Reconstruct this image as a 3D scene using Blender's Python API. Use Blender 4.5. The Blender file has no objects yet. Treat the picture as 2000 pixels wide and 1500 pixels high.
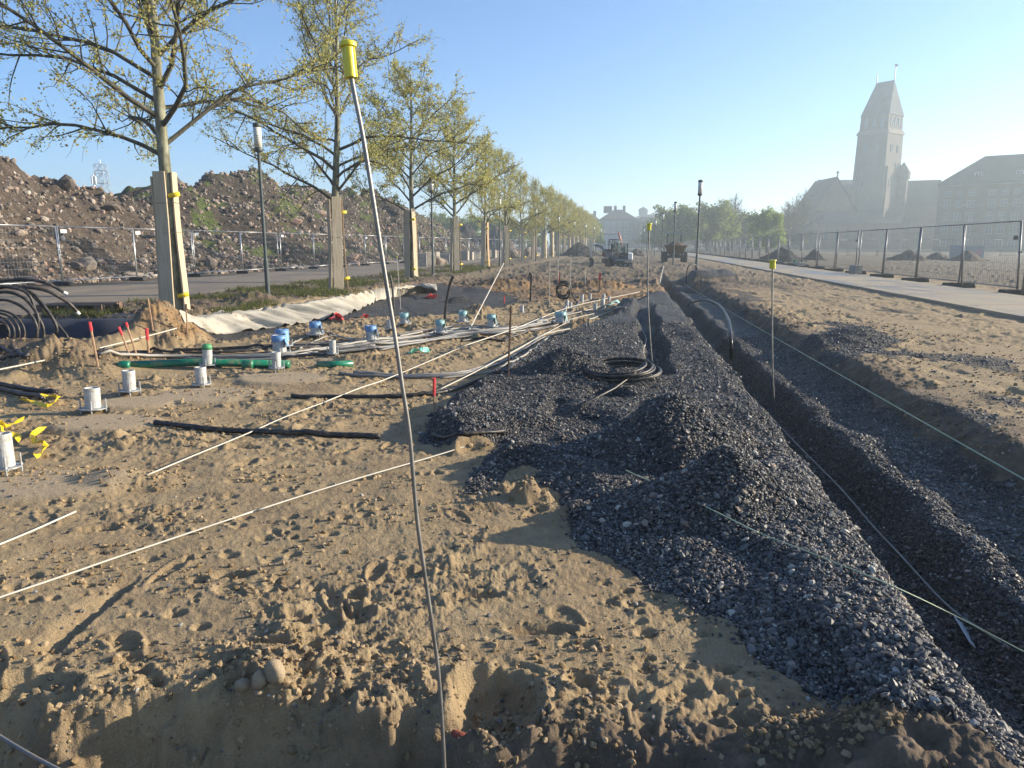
import bpy, bmesh, math, random
import numpy as np
from mathutils import Vector, Matrix, Euler

SC = bpy.context.scene
COL = SC.collection
R = math.radians
# ------------------------------------------------------------------ camera
CAM_Z = 1.4
PITCH = R(11.1)
F = 1386.0                      # focal length in pixels of the 2000 px wide photograph
cam_d = bpy.data.cameras.new('camera')
cam_d.sensor_width = 36.0
cam_d.lens = 36.0 * F / 2000.0
cam_d.clip_start = 0.05
cam_d.clip_end = 6000
cam = bpy.data.objects.new('camera', cam_d)
COL.objects.link(cam)
cam.location = (0, 0, CAM_Z)
cam.rotation_euler = (math.pi / 2 - PITCH, 0, 0)
SC.camera = cam
# ------------------------------------------------------------------ sky and sun
SUN_AZ, SUN_EL = R(79), R(18)   # azimuth clockwise from +Y
W = bpy.data.worlds.new("World")
SC.world = W
W.use_nodes = True
nt = W.node_tree
nt.nodes.clear()
sky = nt.nodes.new('ShaderNodeTexSky')
sky.sky_type = 'NISHITA'
sky.sun_disc = False
sky.sun_elevation = SUN_EL
sky.sun_rotation = SUN_AZ
sky.altitude = 0
sky.air_density = 1.0
sky.dust_density = 0.3
sky.ozone_density = 6.0
bg = nt.nodes.new('ShaderNodeBackground')
bg.inputs['Strength'].default_value = 0.083
wo = nt.nodes.new('ShaderNodeOutputWorld')
bal = nt.nodes.new('ShaderNodeVectorMath'); bal.operation = 'MULTIPLY'; bal.inputs[1].default_value = (0.88, 1.03, 1.14)
nt.links.new(sky.outputs[0], bal.inputs[0]); nt.links.new(bal.outputs[0], bg.inputs['Color'])
nt.links.new(bg.outputs[0], wo.inputs['Surface'])
sun_d = bpy.data.lights.new('sun', 'SUN')
sun_d.energy = 5.0
sun_d.angle = R(0.55)
sun_d.color = (1.0, 0.88, 0.69)
sun = bpy.data.objects.new('sun', sun_d)
COL.objects.link(sun)
sdir = Vector((math.sin(SUN_AZ) * math.cos(SUN_EL), math.cos(SUN_AZ) * math.cos(SUN_EL), math.sin(SUN_EL)))
sun.rotation_euler = sdir.to_track_quat('Z', 'Y').to_euler()
sun.location = (30, 10, 40)
vs = SC.view_settings
vs.view_transform = 'Standard'
vs.look = 'None'
vs.exposure = 1.27
vs.gamma = 1.0
SC.cycles.max_bounces = 5
SC.cycles.diffuse_bounces = 2
SC.cycles.glossy_bounces = 2
SC.cycles.transmission_bounces = 4
SC.cycles.transparent_max_bounces = 12
SC.cycles.volume_bounces = 1
SC.cycles.sample_clamp_indirect = 4
SC.cycles.caustics_reflective = False
SC.cycles.caustics_refractive = False

# ------------------------------------------------------------------ helpers
AX = 0.16                       # the site runs along the direction (0.16, 1); w = x - 0.16 y is the distance across it
def G(px, py, z=0.0):
    """where the ray through a pixel of the 2000 x 1500 photograph meets the level z"""
    u = (px - 1000) / F; v = (750 - py) / F
    dy = math.cos(PITCH) + v * math.sin(PITCH)
    dz = -math.sin(PITCH) + v * math.cos(PITCH)
    t = (z - CAM_Z) / dz
    return Vector((u * t, dy * t, z))
def D(px, py, y):
    """point of the ray through a pixel at the distance y"""
    u = (px - 1000) / F; v = (750 - py) / F
    dy = math.cos(PITCH) + v * math.sin(PITCH)
    dz = -math.sin(PITCH) + v * math.cos(PITCH)
    t = y / dy
    return Vector((u * t, y, CAM_Z + dz * t))
def WS(w, y, z=0.0):
    return Vector((w + AX * y, y, z))

def _hash(i, j, seed):
    n = (i.astype(np.int64) * 374761393 + j.astype(np.int64) * 668265263 + seed * 1442695041) & 0xFFFFFFFF
    n = ((n ^ (n >> 13)) * 1274126177) & 0xFFFFFFFF
    n = ((n ^ (n >> 16)) * 2246822519) & 0xFFFFFFFF
    return ((n ^ (n >> 15)) & 0xFFFFFF) / float(0xFFFFFF)
def vnoise(x, y, seed=0):
    xi = np.floor(x); yi = np.floor(y)
    fx = x - xi; fy = y - yi
    fx = fx * fx * fx * (fx * (fx * 6 - 15) + 10); fy = fy * fy * fy * (fy * (fy * 6 - 15) + 10)
    a = _hash(xi, yi, seed); b = _hash(xi + 1, yi, seed)
    c = _hash(xi, yi + 1, seed); d = _hash(xi + 1, yi + 1, seed)
    return (a * (1 - fx) + b * fx) * (1 - fy) + (c * (1 - fx) + d * fx) * fy - 0.5
def fbm(x, y, scale, octs=4, seed=0, gain=0.5):
    x = x / scale; y = y / scale
    s = 0.0; a = 1.0
    for k in range(octs):
        ca, sa = math.cos(0.6 * k + .3), math.sin(0.6 * k + .3)
        s = s + a * vnoise(x * ca - y * sa + 13.7 * k, x * sa + y * ca - 7.1 * k, seed + k)
        x = x * 2.03; y = y * 2.03; a *= gain
    return s
def sstep(a, b, x):
    t = np.clip((x - a) / (b - a), 0, 1)
    return t * t * (3 - 2 * t)
def sdpoly(x, y, poly):
    """signed distance to a polygon, negative inside"""
    d = np.full(x.shape, 1e9); ins = np.zeros(x.shape, bool)
    n = len(poly)
    for i in range(n):
        ax, ay = poly[i][0], poly[i][1]; bx, by = poly[(i + 1) % n][0], poly[(i + 1) % n][1]
        ex, ey = bx - ax, by - ay
        t = np.clip(((x - ax) * ex + (y - ay) * ey) / (ex * ex + ey * ey + 1e-12), 0, 1)
        d = np.minimum(d, (x - ax - ex * t) ** 2 + (y - ay - ey * t) ** 2)
        if ay != by:
            c = ((ay > y) != (by > y)) & (x < (bx - ax) * (y - ay) / (by - ay) + ax)
            ins ^= c
    d = np.sqrt(d)
    return np.where(ins, -d, d)

def tag(o, label=None, cat=None, group=None, kind=None):
    if label: o['label'] = label
    if cat: o['category'] = cat
    if group: o['group'] = group
    if kind: o['kind'] = kind
    return o
def empty(name, loc=(0, 0, 0), rz=0, label=None, cat=None, group=None):
    o = bpy.data.objects.new(name, None)
    o.empty_display_size = 0.2
    o.location = loc; o.rotation_euler = (0, 0, rz)
    COL.objects.link(o)
    return tag(o, label, cat, group)
def copy_tree(o, parent=None):
    c = o.copy(); COL.objects.link(c)
    if parent: c.parent = parent
    for ch in list(o.children): copy_tree(ch, c)
    return c
def np_mesh(name, verts, faces, mat, smooth=False, parent=None, attrs=None):
    """verts (n,3) array, faces (m,k) array with k = 3 or 4"""
    me = bpy.data.meshes.new(name)
    n = len(verts); m, k = faces.shape
    me.vertices.add(n); me.vertices.foreach_set('co', np.ascontiguousarray(verts, dtype=np.float32).ravel())
    me.loops.add(m * k); me.loops.foreach_set('vertex_index', np.ascontiguousarray(faces, dtype=np.int32).ravel())
    me.polygons.add(m)
    me.polygons.foreach_set('loop_start', np.arange(0, m * k, k, dtype=np.int32))
    me.polygons.foreach_set('loop_total', np.full(m, k, dtype=np.int32))
    me.polygons.foreach_set('use_smooth', np.full(m, smooth, dtype=bool))
    me.update(calc_edges=True)
    if attrs:
        for an, av in attrs.items():
            a = me.attributes.new(an, 'FLOAT', 'POINT')
            a.data.foreach_set('value', np.ascontiguousarray(av, dtype=np.float32).ravel())
    if mat: me.materials.append(mat)
    o = bpy.data.objects.new(name, me); COL.objects.link(o)
    if parent: o.parent = parent
    return o

class MB:
    """collects shapes, links them as ONE mesh object"""
    def __init__(s): s.v = []; s.f = []
    def add(s, vs, fs):
        n = len(s.v); s.v.extend([tuple(p) for p in vs]); s.f.extend([tuple(i + n for i in f) for f in fs]); return s
    def box(s, c, size, rot=None, taper=1.0):
        x, y, z = size[0] / 2, size[1] / 2, size[2] / 2
        vs = [Vector((sx * x * (taper if sz > 0 else 1), sy * y * (taper if sz > 0 else 1), sz * z)) for sz in (-1, 1) for sy in (-1, 1) for sx in (-1, 1)]
        if rot is not None:
            M = Euler(rot).to_matrix() if not isinstance(rot, Matrix) else rot
            vs = [M @ p for p in vs]
        c = Vector(c)
        return s.add([p + c for p in vs], [(0, 2, 3, 1), (4, 5, 7, 6), (0, 1, 5, 4), (2, 6, 7, 3), (0, 4, 6, 2), (1, 3, 7, 5)])
    def tube(s, pts, rad, n=6, cap=True):
        pts = [Vector(p) for p in pts]
        if not isinstance(rad, (list, tuple)): rad = [rad] * len(pts)
        base = len(s.v); prev = None
        for i, p in enumerate(pts):
            t = (pts[min(i + 1, len(pts) - 1)] - pts[max(i - 1, 0)])
            t = t.normalized() if t.length > 1e-9 else Vector((0, 0, 1))
            if prev is None:
                a = Vector((1, 0, 0)) if abs(t.x) < 0.8 else Vector((0, 1, 0))
                u = t.cross(a).normalized()
            else:
                u = (prev - t * prev.dot(t)).normalized()
            prev = u; w_ = t.cross(u)
            for k in range(n):
                an = 2 * math.pi * k / n
                s.v.append(tuple(p + (u * math.cos(an) + w_ * math.sin(an)) * rad[i]))
        for i in range(len(pts) - 1):
            for k in range(n):
                a = base + i * n + k; b = base + i * n + (k + 1) % n
                s.f.append((a, b, b + n, a + n))
        if cap:
            s.f.append(tuple(base + k for k in reversed(range(n))))
            s.f.append(tuple(base + (len(pts) - 1) * n + k for k in range(n)))
        return s
    def bar(s, a, b, wx, wz):
        """rectangular bar from a to b"""
        a = Vector(a); b = Vector(b); t = (b - a); L = t.length
        q = t.to_track_quat('Z', 'Y').to_matrix()
        return s.box((a + b) / 2, (wx, wz, L), rot=q)
    def lathe(s, prof, c=(0, 0, 0), n=16, M=None):
        base = len(s.v); c = Vector(c)
        for r, z in prof:
            for k in range(n):
                an = 2 * math.pi * k / n
                p = Vector((r * math.cos(an), r * math.sin(an), z))
                if M is not None: p = M @ p
                s.v.append(tuple(p + c))
        for i in range(len(prof) - 1):
            for k in range(n):
                a = base + i * n + k; b = base + i * n + (k + 1) % n
                s.f.append((a, b, b + n, a + n))
        s.f.append(tuple(base + k for k in reversed(range(n))))
        s.f.append(tuple(base + (len(prof) - 1) * n + k for k in range(n)))
        return s
    def prism(s, poly, a, b):
        """polygon of (u, z) extruded from a to b along x, used with a later transform"""
        n = len(poly)
        vs = [(a, p[0], p[1]) for p in poly] + [(b, p[0], p[1]) for p in poly]
        fs = [tuple(range(n)), tuple(range(2 * n - 1, n - 1, -1))]
        for i in range(n):
            j = (i + 1) % n
            fs.append((i, i + n, j + n, j))
        return s.add(vs, fs)
    def quad(s, a, b, c, d): return s.add([a, b, c, d], [(0, 1, 2, 3)])
    def xf(s, M):
        s.v = [tuple(M @ Vector(p)) for p in s.v]; return s
    def build(s, name, mat, parent=None, smooth=False, bevel=0):
        me = bpy.data.meshes.new(name)
        me.from_pydata(s.v, [], s.f)
        if mat: me.materials.append(mat)
        bm = bmesh.new(); bm.from_mesh(me); bmesh.ops.recalc_face_normals(bm, faces=bm.faces)
        if bevel:
            bmesh.ops.bevel(bm, geom=[e for e in bm.edges if len(e.link_faces) == 2 and e.calc_face_angle() > 0.6], offset=bevel, segments=1, affect='EDGES')
        bm.to_mesh(me); bm.free()
        if smooth: me.polygons.foreach_set('use_smooth', [True] * len(me.polygons))
        o = bpy.data.objects.new(name, me); COL.objects.link(o)
        if parent: o.parent = parent
        return o

def smooth_path(pts, seg=6):
    """Catmull-Rom through the points"""
    P = [Vector(p) for p in pts]; P = [2 * P[0] - P[1]] + P + [2 * P[-1] - P[-2]]
    out = []
    for i in range(1, len(P) - 2):
        for k in range(seg):
            t = k / seg
            a, b, c, d = P[i - 1], P[i], P[i + 1], P[i + 2]
            out.append(0.5 * ((2 * b) + (c - a) * t + (2 * a - 5 * b + 4 * c - d) * t * t + (3 * b - a - 3 * c + d) * t ** 3))
    out.append(P[-2]); return out

# ------------------------------------------------------------------ materials
class NT:
    def __init__(s, name):
        s.m = bpy.data.materials.new(name); s.m.use_nodes = True
        s.t = s.m.node_tree; s.t.nodes.clear()
        s.out = s.t.nodes.new('ShaderNodeOutputMaterial')
    def n(s, kind, **kw):
        nd = s.t.nodes.new(kind)
        for k, v in kw.items():
            if k.startswith('_'): nd.inputs[k[1:]].default_value = v
            else: setattr(nd, k, v)
        return nd
    def l(s, a, b): s.t.links.new(a, b)
    def noise(s, scale, detail=3, rough=.55, vec=None, dist=0):
        nd = s.n('ShaderNodeTexNoise'); nd.inputs['Scale'].default_value = scale
        nd.inputs['Detail'].default_value = detail; nd.inputs['Roughness'].default_value = rough; nd.inputs['Distortion'].default_value = dist
        if vec is not None: s.l(vec, nd.inputs['Vector'])
        return nd.outputs['Fac']
    def ramp(s, fac, stops, interp='LINEAR'):
        nd = s.n('ShaderNodeValToRGB'); nd.color_ramp.interpolation = interp
        e = nd.color_ramp.elements
        while len(e) < len(stops): e.new(0.5)
        for i, (p, c) in enumerate(stops):
            e[i].position = p; e[i].color = (c[0], c[1], c[2], 1) if not isinstance(c, (int, float)) else (c, c, c, 1)
        s.l(fac, nd.inputs[0]); return nd.outputs[0]
    def mix(s, fac, a, b, mode='MIX'):
        nd = s.n('ShaderNodeMix', data_type='RGBA', blend_type=mode)
        for sock, val in ((nd.inputs[0], fac), (nd.inputs[6], a), (nd.inputs[7], b)):
            if hasattr(val, 'links') or hasattr(val, 'is_linked'): s.l(val, sock)
            elif isinstance(val, (int, float)): sock.default_value = val
            else: sock.default_value = (val[0], val[1], val[2], 1)
        return nd.outputs[2]
    def math(s, op, a, b=0.0, clamp=False):
        nd = s.n('ShaderNodeMath', operation=op, use_clamp=clamp)
        for sock, val in ((nd.inputs[0], a), (nd.inputs[1], b)):
            if isinstance(val, (int, float)): sock.default_value = val
            else: s.l(val, sock)
        return nd.outputs[0]
    def attr(s, name):
        nd = s.n('ShaderNodeAttribute', attribute_name=name); return nd.outputs['Fac']
    def bump(s, h, strength=.5, dist=.02, normal=None):
        nd = s.n('ShaderNodeBump'); nd.inputs['Strength'].default_value = strength; nd.inputs['Distance'].default_value = dist
        s.l(h, nd.inputs['Height'])
        if normal is not None: s.l(normal, nd.inputs['Normal'])
        return nd.outputs[0]
    def bsdf(s, color, rough=.8, metal=0, normal=None, spec=.5, **kw):
        b = s.n('ShaderNodeBsdfPrincipled')
        for sock, val in ((b.inputs['Base Color'], color), (b.inputs['Roughness'], rough), (b.inputs['Metallic'], metal), (b.inputs['Specular IOR Level'], spec)):
            if isinstance(val, (int, float)): sock.default_value = val
            elif isinstance(val, tuple): sock.default_value = (val[0], val[1], val[2], 1)
            else: s.l(val, sock)
        if normal is not None: s.l(normal, b.inputs['Normal'])
        for k, v in kw.items(): b.inputs[k.replace('_', ' ')].default_value = v
        s.l(b.outputs[0], s.out.inputs['Surface']); return b
    def pos(s): return s.n('ShaderNodeNewGeometry').outputs['Position']
    def obj(s): return s.n('ShaderNodeTexCoord').outputs['Object']

def simple(name, col, rough=.7, metal=0, var=.25, scale=6, bump=0.0, spec=.5, dirt=0.0):
    """a colour with soft mottling, so nothing is perfectly uniform"""
    t = NT(name); v = t.obj()
    nz = t.noise(scale, 4, .6, v)
    a = tuple(c * (1 - var) for c in col); b = tuple(min(1, c * (1 + var)) for c in col)
    c = t.ramp(nz, [(.3, a), (.7, b)])
    if dirt: c = t.mix(t.ramp(t.noise(scale * 1.7, 6, .75, t.pos()), [(.5, 0), (.64, dirt)]), c, (.26, .18, .10))
    rr = t.ramp(nz, [(.3, max(0, rough - .08)), (.7, min(1, rough + .08))])
    nm = t.bump(t.noise(scale * 8, 3, .6, v), .4, bump) if bump else None
    t.bsdf(c, rr, metal, nm, spec)
    return t.m
# ------------------------------------------------------------------ terrain shape
P3 = lambda pts, z: [G(a, b, z) for a, b in pts]
ZD = -0.15                      # level of the dug-out sand
# outline of the dark crushed gravel on the near bank
GRAV = P3([(1120, 1000), (1090, 940), (1010, 900), (940, 930), (905, 935), (900, 900), (960, 860), (890, 850), (840, 832), (842, 795), (880, 770), (930, 745), (985, 705), (1040, 680),
           (1085, 652), (1130, 636), (1190, 615), (1215, 592), (1262, 572), (1330, 575)], -0.05)
GRAV += [WS(1.35, 14.0), WS(1.35, 1.0)]
GRAV += P3([(1895, 1492), (1772, 1455), (1737, 1441), (1699, 1402), (1636, 1346), (1559, 1285), (1524, 1268), (1415, 1238), (1385, 1190), (1300, 1154), (1255, 1110), (1210, 1075), (1160, 1035)], -0.08)
# raised gravel layer: its near edge falls away towards the camera at about y = 800
PLAT = P3([(842, 805), (930, 745), (985, 705), (1085, 652), (1190, 615), (1225, 590), (1290, 566), (1330, 575)], 0.0)
PLAT += [WS(1.22, 14.0), WS(1.22, 1.0), WS(0.1, 1.0)]
PLAT += P3([(1700, 1300), (1600, 1190), (1480, 1060), (1230, 850), (1200, 800), (1120, 800), (1090, 775), (1060, 812), (950, 835), (890, 845)], 0.0)
GR2 = P3([(620, 612), (740, 580), (860, 566), (1000, 575), (1010, 590), (960, 606), (860, 612), (760, 620), (700, 618)], -0.15)
GR3 = P3([(380, 658), (520, 640), (640, 618), (740, 592), (770, 600), (740, 622), (600, 632), (520, 655), (420, 672)], -0.15)
GR4 = P3([(1560, 660), (1620, 632), (1690, 640), (1740, 662), (1700, 690), (1640, 700), (1600, 690)], 0.0)
HEAPS = [  # px, py (foot of the peak), base level, radius x, radius y, height
    (1108, 726, 0.0, 0.60, 0.42, 0.28), (1185, 765, 0, .28, .25, -.14), (1318, 866, 0.0, 0.64, 0.50, 0.39), (1402, 972, 0.0, 0.52, 0.38, 0.31),
    (1240, 600, 0.0, 0.75, 1.2, 0.22), (1330, 640, 0, .3, 2.0, .06), (1010, 890, -0.1, 0.32, 0.22, 0.11), (905, 810, 0.0, 0.30, 0.25, 0.07),
    (640, 1010, 0, .1, .1, 0)]
SAND_HEAPS = [(128, 722, ZD, 1.0, 0.8, 0.36), (335, 668, ZD, 0.85, 0.75, 0.40), (725, 705, ZD, .7, .35, .08), (1035, 975, ZD, .13, .1, .12), (1120, 1010, ZD, .12, .1, .08),
              (560, 1290, ZD, .3, .22, .05), (505, 1335, ZD, .2, .14, .04), (1620, 1465, ZD, .35, .12, .06), (250, 940, ZD, .45, .2, .06), (620, 660, ZD, .6, .4, .1),
              (900, 590, ZD, .5, .3, .18), (930, 610, ZD, .5, .3, .16), (1050, 548, .1, 1.6, .9, .30), (1180, 560, 0, 1.5, .7, .2), (980, 558, 0, 1.6, .8, .2), (505, 590, .1, .9, .5, .18),
              (1140, 640, ZD, .5, .3, .1)]
DARK_HEAPS = [(1382, 543, .0, 1.5, 1.3, .42), (1655, 668, 0, .8, .6, .13), (1690, 665, 0, .7, .5, .07)]
PADS = [(70, 950, .62, .30), (205, 830, .50, .33), (262, 790, .42, .3), (405, 775, .55, .4), (548, 742, .55, .35), (650, 702, .3, .25)]
def cone(x, y, px, py, z, rx, ry, h, jag=.35, seed=5, peaked=False):
    c = G(px, py, z)
    k = 1 + jag * fbm(x, y, max(rx, ry) * .7, 3, seed)
    d = np.sqrt(((x - c.x) / rx) ** 2 + ((y - c.y) / ry) ** 2) / k
    if peaked: return h * np.clip(1.10 - np.sqrt(d * d + .010), 0, 1) ** 1.12
    return h * (1 - sstep(0, 1, (np.sqrt(d * d + .02) - .14) / .95)) ** 1.0
rs = np.random.RandomState(11)
PRINTS = []
PITS = []
rp = np.random.RandomState(31)
for _ in range(150):
    cy_ = 2.2 + 6.5 * rp.rand() ** 1.5; cx_ = (rp.rand() - .63) * 1.4 * cy_
    for _k in range(rp.randint(3, 11)):
        PITS.append((cx_ + rp.normal(0, .13), cy_ + rp.normal(0, .10), .014 + .03 * rp.rand() ** 1.5, .006 + .022 * rp.rand()))
HOLLOWS = [(965, 1370, .17, .21, .115), (575, 1272, .22, .05, .035), (455, 1120, .12, .05, .025), (1055, 1232, .16, .04, .03), (940, 1160, .10, .04, .02), (70, 1330, .20, .07, .03), (800, 1120, .10, .05, .025),
           (1135, 1335, .06, .05, .025), (700, 1200, .07, .08, .02)]
for _ in range(130):
    yy = 2.1 + 11 * rs.rand() ** 1.6
    xx = (rs.rand() - .62) * 1.5 * yy
    PRINTS.append((xx, yy, rs.rand() * math.pi, .09 + .05 * rs.rand(), .035 + .02 * rs.rand(), .008 + .018 * rs.rand()))
def masks(x, y):
    w = x - AX * y
    n1 = fbm(x, y, .35, 3, 21) * .16
    g = np.maximum.reduce([1 - sstep(-.06, .05, sdpoly(x, y, GRAV) + n1 * 1.2),
                           .95 * (1 - sstep(-.2, .3, sdpoly(x, y, GR2) + n1 * 4)), .8 * (1 - sstep(-.2, .3, sdpoly(x, y, GR3) + n1 * 3)), .85 * (1 - sstep(-.2, .25, sdpoly(x, y, GR4) + n1 * 5)),
                           sstep(1.22, 1.4, w) * (1 - sstep(2.45, 2.75, w + n1)) * (1 - sstep(26, 34, y))])
    for h in DARK_HEAPS:
        g = np.maximum(g, .9 * np.clip(cone(x, y, *h) / h[5] * 3, 0, 1))
    # streaks of gravel trodden on to the right-hand sand
    st = fbm(x * 1.0, y * .45, .9, 4, 77)
    g = np.maximum(g, sstep(.24, .5, st + .22 * (1 - sstep(2.7, 4.2, w))) * sstep(2.6, 2.9, w) * (1 - sstep(5.5, 7.5, w)) * .55 * (1 - sstep(20, 32, y)))
    return w, np.clip(g, 0, 1)
def height(x, y):
    w = x - AX * y
    z = np.zeros_like(x)
    wob = fbm(x, y, 1.6, 3, 3) * .5
    # dug-out sand on the left of the gravel bank
    dig_l = sstep(-7.5, -7.0, w + wob * .5)                     # left cut under the fleece
    dig_f = 1 - sstep(21.5, 24.5, y + wob * 3 + (w + 3) * .35)    # far end
    dig = dig_l * dig_f * (1 - sstep(1.0, 1.3, w))
    left = 1 - sstep(-7.3, -6.5, w)
    z = z + left * .12 * sstep(6, 12, y) * sstep(-11.9, -11.0, w)
    z = z * (1 - dig) + ZD * dig
    # black-lined pit on the far left
    pit = (1 - sstep(-6.6, -5.9, x + .12 * (y - 11))) * sstep(10.2, 11.0, y) * (1 - sstep(12.85, 12.95, y))
    z = z - pit * (.42 + z)
    near_l = (1 - sstep(-7.5, -6.6, w)) * (1 - sstep(9.5, 10.6, y))
    z = z * (1 - near_l) + ZD * near_l
    # raised gravel
    sd = sdpoly(x, y, PLAT) + fbm(x, y, .3, 3, 8) * .14
    z = z + (1 - sstep(-.10, .12, sd)) * .15 * dig
    gsd = sdpoly(x, y, GRAV)
    z = z + (1 - sstep(-.35, .04, gsd)) * .09 * (1 - sstep(9, 12, y)) * sstep(-.10, .14, sd) * (1 - sstep(1.0, 1.25, w))
    # groove through the raised gravel
    gr0, gr1 = G(1262, 620, 0), G(1290, 722, 0)
    t = np.clip(((y - gr1.y) / (gr0.y - gr1.y)), -.2, 1.6)
    gx = gr1.x + (gr0.x - gr1.x) * t + .05 * np.sin(y * 2)
    hw = .16 + .05 * t
    gro = (1 - sstep(hw * .45, hw * 1.25, np.abs(x - gx))) * sstep(gr1.y - .35, gr1.y + .1, y) * (1 - sstep(gr0.y + 2, gr0.y + 4, y))
    z = z - gro * .20
    # long double trench: narrow deep slot, gravel bed beside it
    e = fbm(x * .5, y, .8, 3, 31) * .10
    tr = 1 - sstep(30, 36, y)
    prof = -.50 * sstep(1.18, 1.48, w + e) + .26 * sstep(1.66, 1.93, w + e) + .26 * sstep(2.42, 2.86, w + e * 1.6) - .02
    prof = np.where(w < 1.1, 0, prof) * sstep(1.1, 1.2, w) * (1 - sstep(2.9, 3.2, w) * 1.0)
    z = z + prof * tr
    cr = (1 - sstep(.05, .16, np.abs(w - 1.94 + e))) * .03
    z = z + cr * tr
    # cross cut behind the second lamp
    z = z - .25 * (1 - sstep(.8, 1.6, np.abs(y - 27.5 + .4 * (w)))) * sstep(-2.5, -1.5, w) * (1 - sstep(2.6, 3.6, w))
    for h in HEAPS: 
        if h[5]: z = z + cone(x, y, *h, jag=.28, peaked=h[5] > 0)
    sh = np.zeros_like(x)
    for h in SAND_HEAPS: sh = sh + cone(x, y, *h, jag=.6)
    z = z + sh
    for h in DARK_HEAPS: z = z + cone(x, y, *h)
    # the near edge of the sand plateau drops towards the camera
    ed = y - (np.interp(x, [-3, -1.7, -1.1, -.5, 0, 1, 2], [2.4, 2.33, 2.2, 2.18, 2.05, 1.80, 1.62]) + .04 * np.sin(x * 5.1) + .03 * np.sin(x * 13) + fbm(x, y, .22, 4, 15) * .16)
    z = z - (1 - sstep(-.30, .03, ed)) * .48 * (1 - sstep(.9, 1.1, w))
    return z, w, dig, sh
def detail(x, y, z, w, dig, sh, g):
    dist = np.hypot(x, y)
    flat = (sstep(7.3, 7.5, w) * (1 - sstep(11.4, 11.8, w))) + (1 - sstep(-11.3, -11.0, w)) * sstep(-20, -19.5, w)
    pad = np.zeros_like(x)
    for px, py, rx, ry in PADS:
        c = G(px, py, ZD)
        pad = np.maximum(pad, 1 - sstep(.8, 1.15, np.sqrt(((x - c.x) / rx) ** 2 + ((y - c.y) / ry) ** 2) + .12 * fbm(x, y, .3, 2, 9)))
    rough = (1 - np.clip(flat, 0, 1)) * (1 - pad) * (1 - .55 * sstep(2.9, 3.8, w) * (1 - sstep(20, 30, y)))
    sand = 1 - g
    calm = sstep(-.10, .25, fbm(x, y, 1.1, 3, 40))                # patches that were raked smooth / trodden up
    big = fbm(x, y, .9, 4, 50, .5) * .05
    lump = np.abs(fbm(x, y, .17, 4, 60, .55))
    mid = fbm(x, y, .22, 4, 65, .55)
    z = z + rough * (big * sstep(1, 4, dist))
    z = z + rough * fbm(x, y, 1.1, 4, 58, .6) * .16 * sstep(23, 28, y) * (1 - sstep(3, 6, w)) * sstep(-7, -6, w)
    calm = sstep(-.46, -.12, fbm(x, y, 1.1, 3, 40) * (1 - .3 * sstep(5, 9, dist)))
    z = z + rough * sand * (mid * .012 * (1.4 - calm) + (1 - calm) * (lump ** 1.3) * .060 + sstep(4.2, 6.5, y) * (lump ** 1.4) * .12 * sstep(-.25, .15, fbm(x, y, .6, 3, 41))) * (1 - .35 * sstep(3, 6, dist) + .5 * sstep(9, 14, dist))
    z = z + rough * sand * fbm(x, y, .045, 4, 66, .75) * .0085 * (1.5 - calm)
    z = z + rough * sand * np.clip(sh * 6, 0, 1) * (np.abs(fbm(x, y, .14, 4, 67, .6)) * .09 - .015)
    # gravel relief
    z = z + rough * g * (fbm(x, y, .35, 4, 70, .5) * .026 + fbm(x, y, .04, 2, 71, .6) * .010)
    # walls and the near edge break up
    edge = (1 - sstep(2.15, 2.5, y)) * sstep(1.0, 1.4, y) * (1 - sstep(1.0, 1.2, w))
    z = z + edge * (fbm(x, y, .16, 4, 88, .6) * .05 + np.abs(fbm(x, y, .06, 3, 89, .6)) * .022)
    # footprints
    near = (dist < 15)
    xn, yn = x[near], y[near]; dz = np.zeros_like(xn)
    for (cx, cy, a, lx, ly, dp) in PRINTS:
        m = (np.abs(xn - cx) < .3) & (np.abs(yn - cy) < .3)
        if not m.any(): continue
        ax, ay = xn[m] - cx, yn[m] - cy
        u = (ax * math.cos(a) + ay * math.sin(a)) / lx; v = (-ax * math.sin(a) + ay * math.cos(a)) / ly
        ly2 = 1 + .25 * u
        r = np.sqrt(u * u + (v / ly2) ** 2)
        dz[m] += -dp * (1 - sstep(.78, 1.0, r)) * (.8 + .2 * np.cos(u * 14)) + dp * .45 * (1 - sstep(.0, .32, np.abs(r - 1.18)))
    for (cx, cy, rr_, dp) in PITS:
        m = (np.abs(xn - cx) < .08) & (np.abs(yn - cy) < .08)
        if not m.any(): continue
        r = np.hypot(xn[m] - cx, (yn[m] - cy) * 1.25) / rr_
        dz[m] += -dp * np.exp(-(r ** 3)) + dp * .22 * np.exp(-((r - 1.35) / .35) ** 2)
    for (px, py, rx, ry, dp) in HOLLOWS:
        c = G(px, py, ZD); m = (np.abs(xn - c.x) < rx * 1.6) & (np.abs(yn - c.y) < ry * 1.6)
        if not m.any(): continue
        r = np.sqrt(((xn[m] - c.x) / rx) ** 2 + ((yn[m] - c.y) / ry) ** 2) * (1 + .35 * fbm(xn[m], yn[m], .12, 2, 17))
        dz[m] += -dp * (1 - sstep(.55, 1.05, r)) + .012 * np.exp(-((r - 1.15) / .15) ** 2)
    ga, gb = G(262, 1128, ZD), G(100, 1272, ZD); ex, ey = gb.x - ga.x, gb.y - ga.y; LL = ex * ex + ey * ey
    t_ = ((xn - ga.x) * ex + (yn - ga.y) * ey) / LL; dd = (-(xn - ga.x) * ey + (yn - ga.y) * ex) / LL ** .5
    dz += -.038 * sstep(-.1, .1, t_) * (1 - sstep(.9, 1.05, t_)) * np.where(dd < 0, 1 - sstep(0, .13, -dd), 1 - sstep(0, .02, dd))
    zz = np.zeros_like(x); zz[near] = dz
    z = z + zz * rough * sand * (1 - .5 * np.clip(sh * 5, 0, 1))
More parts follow.
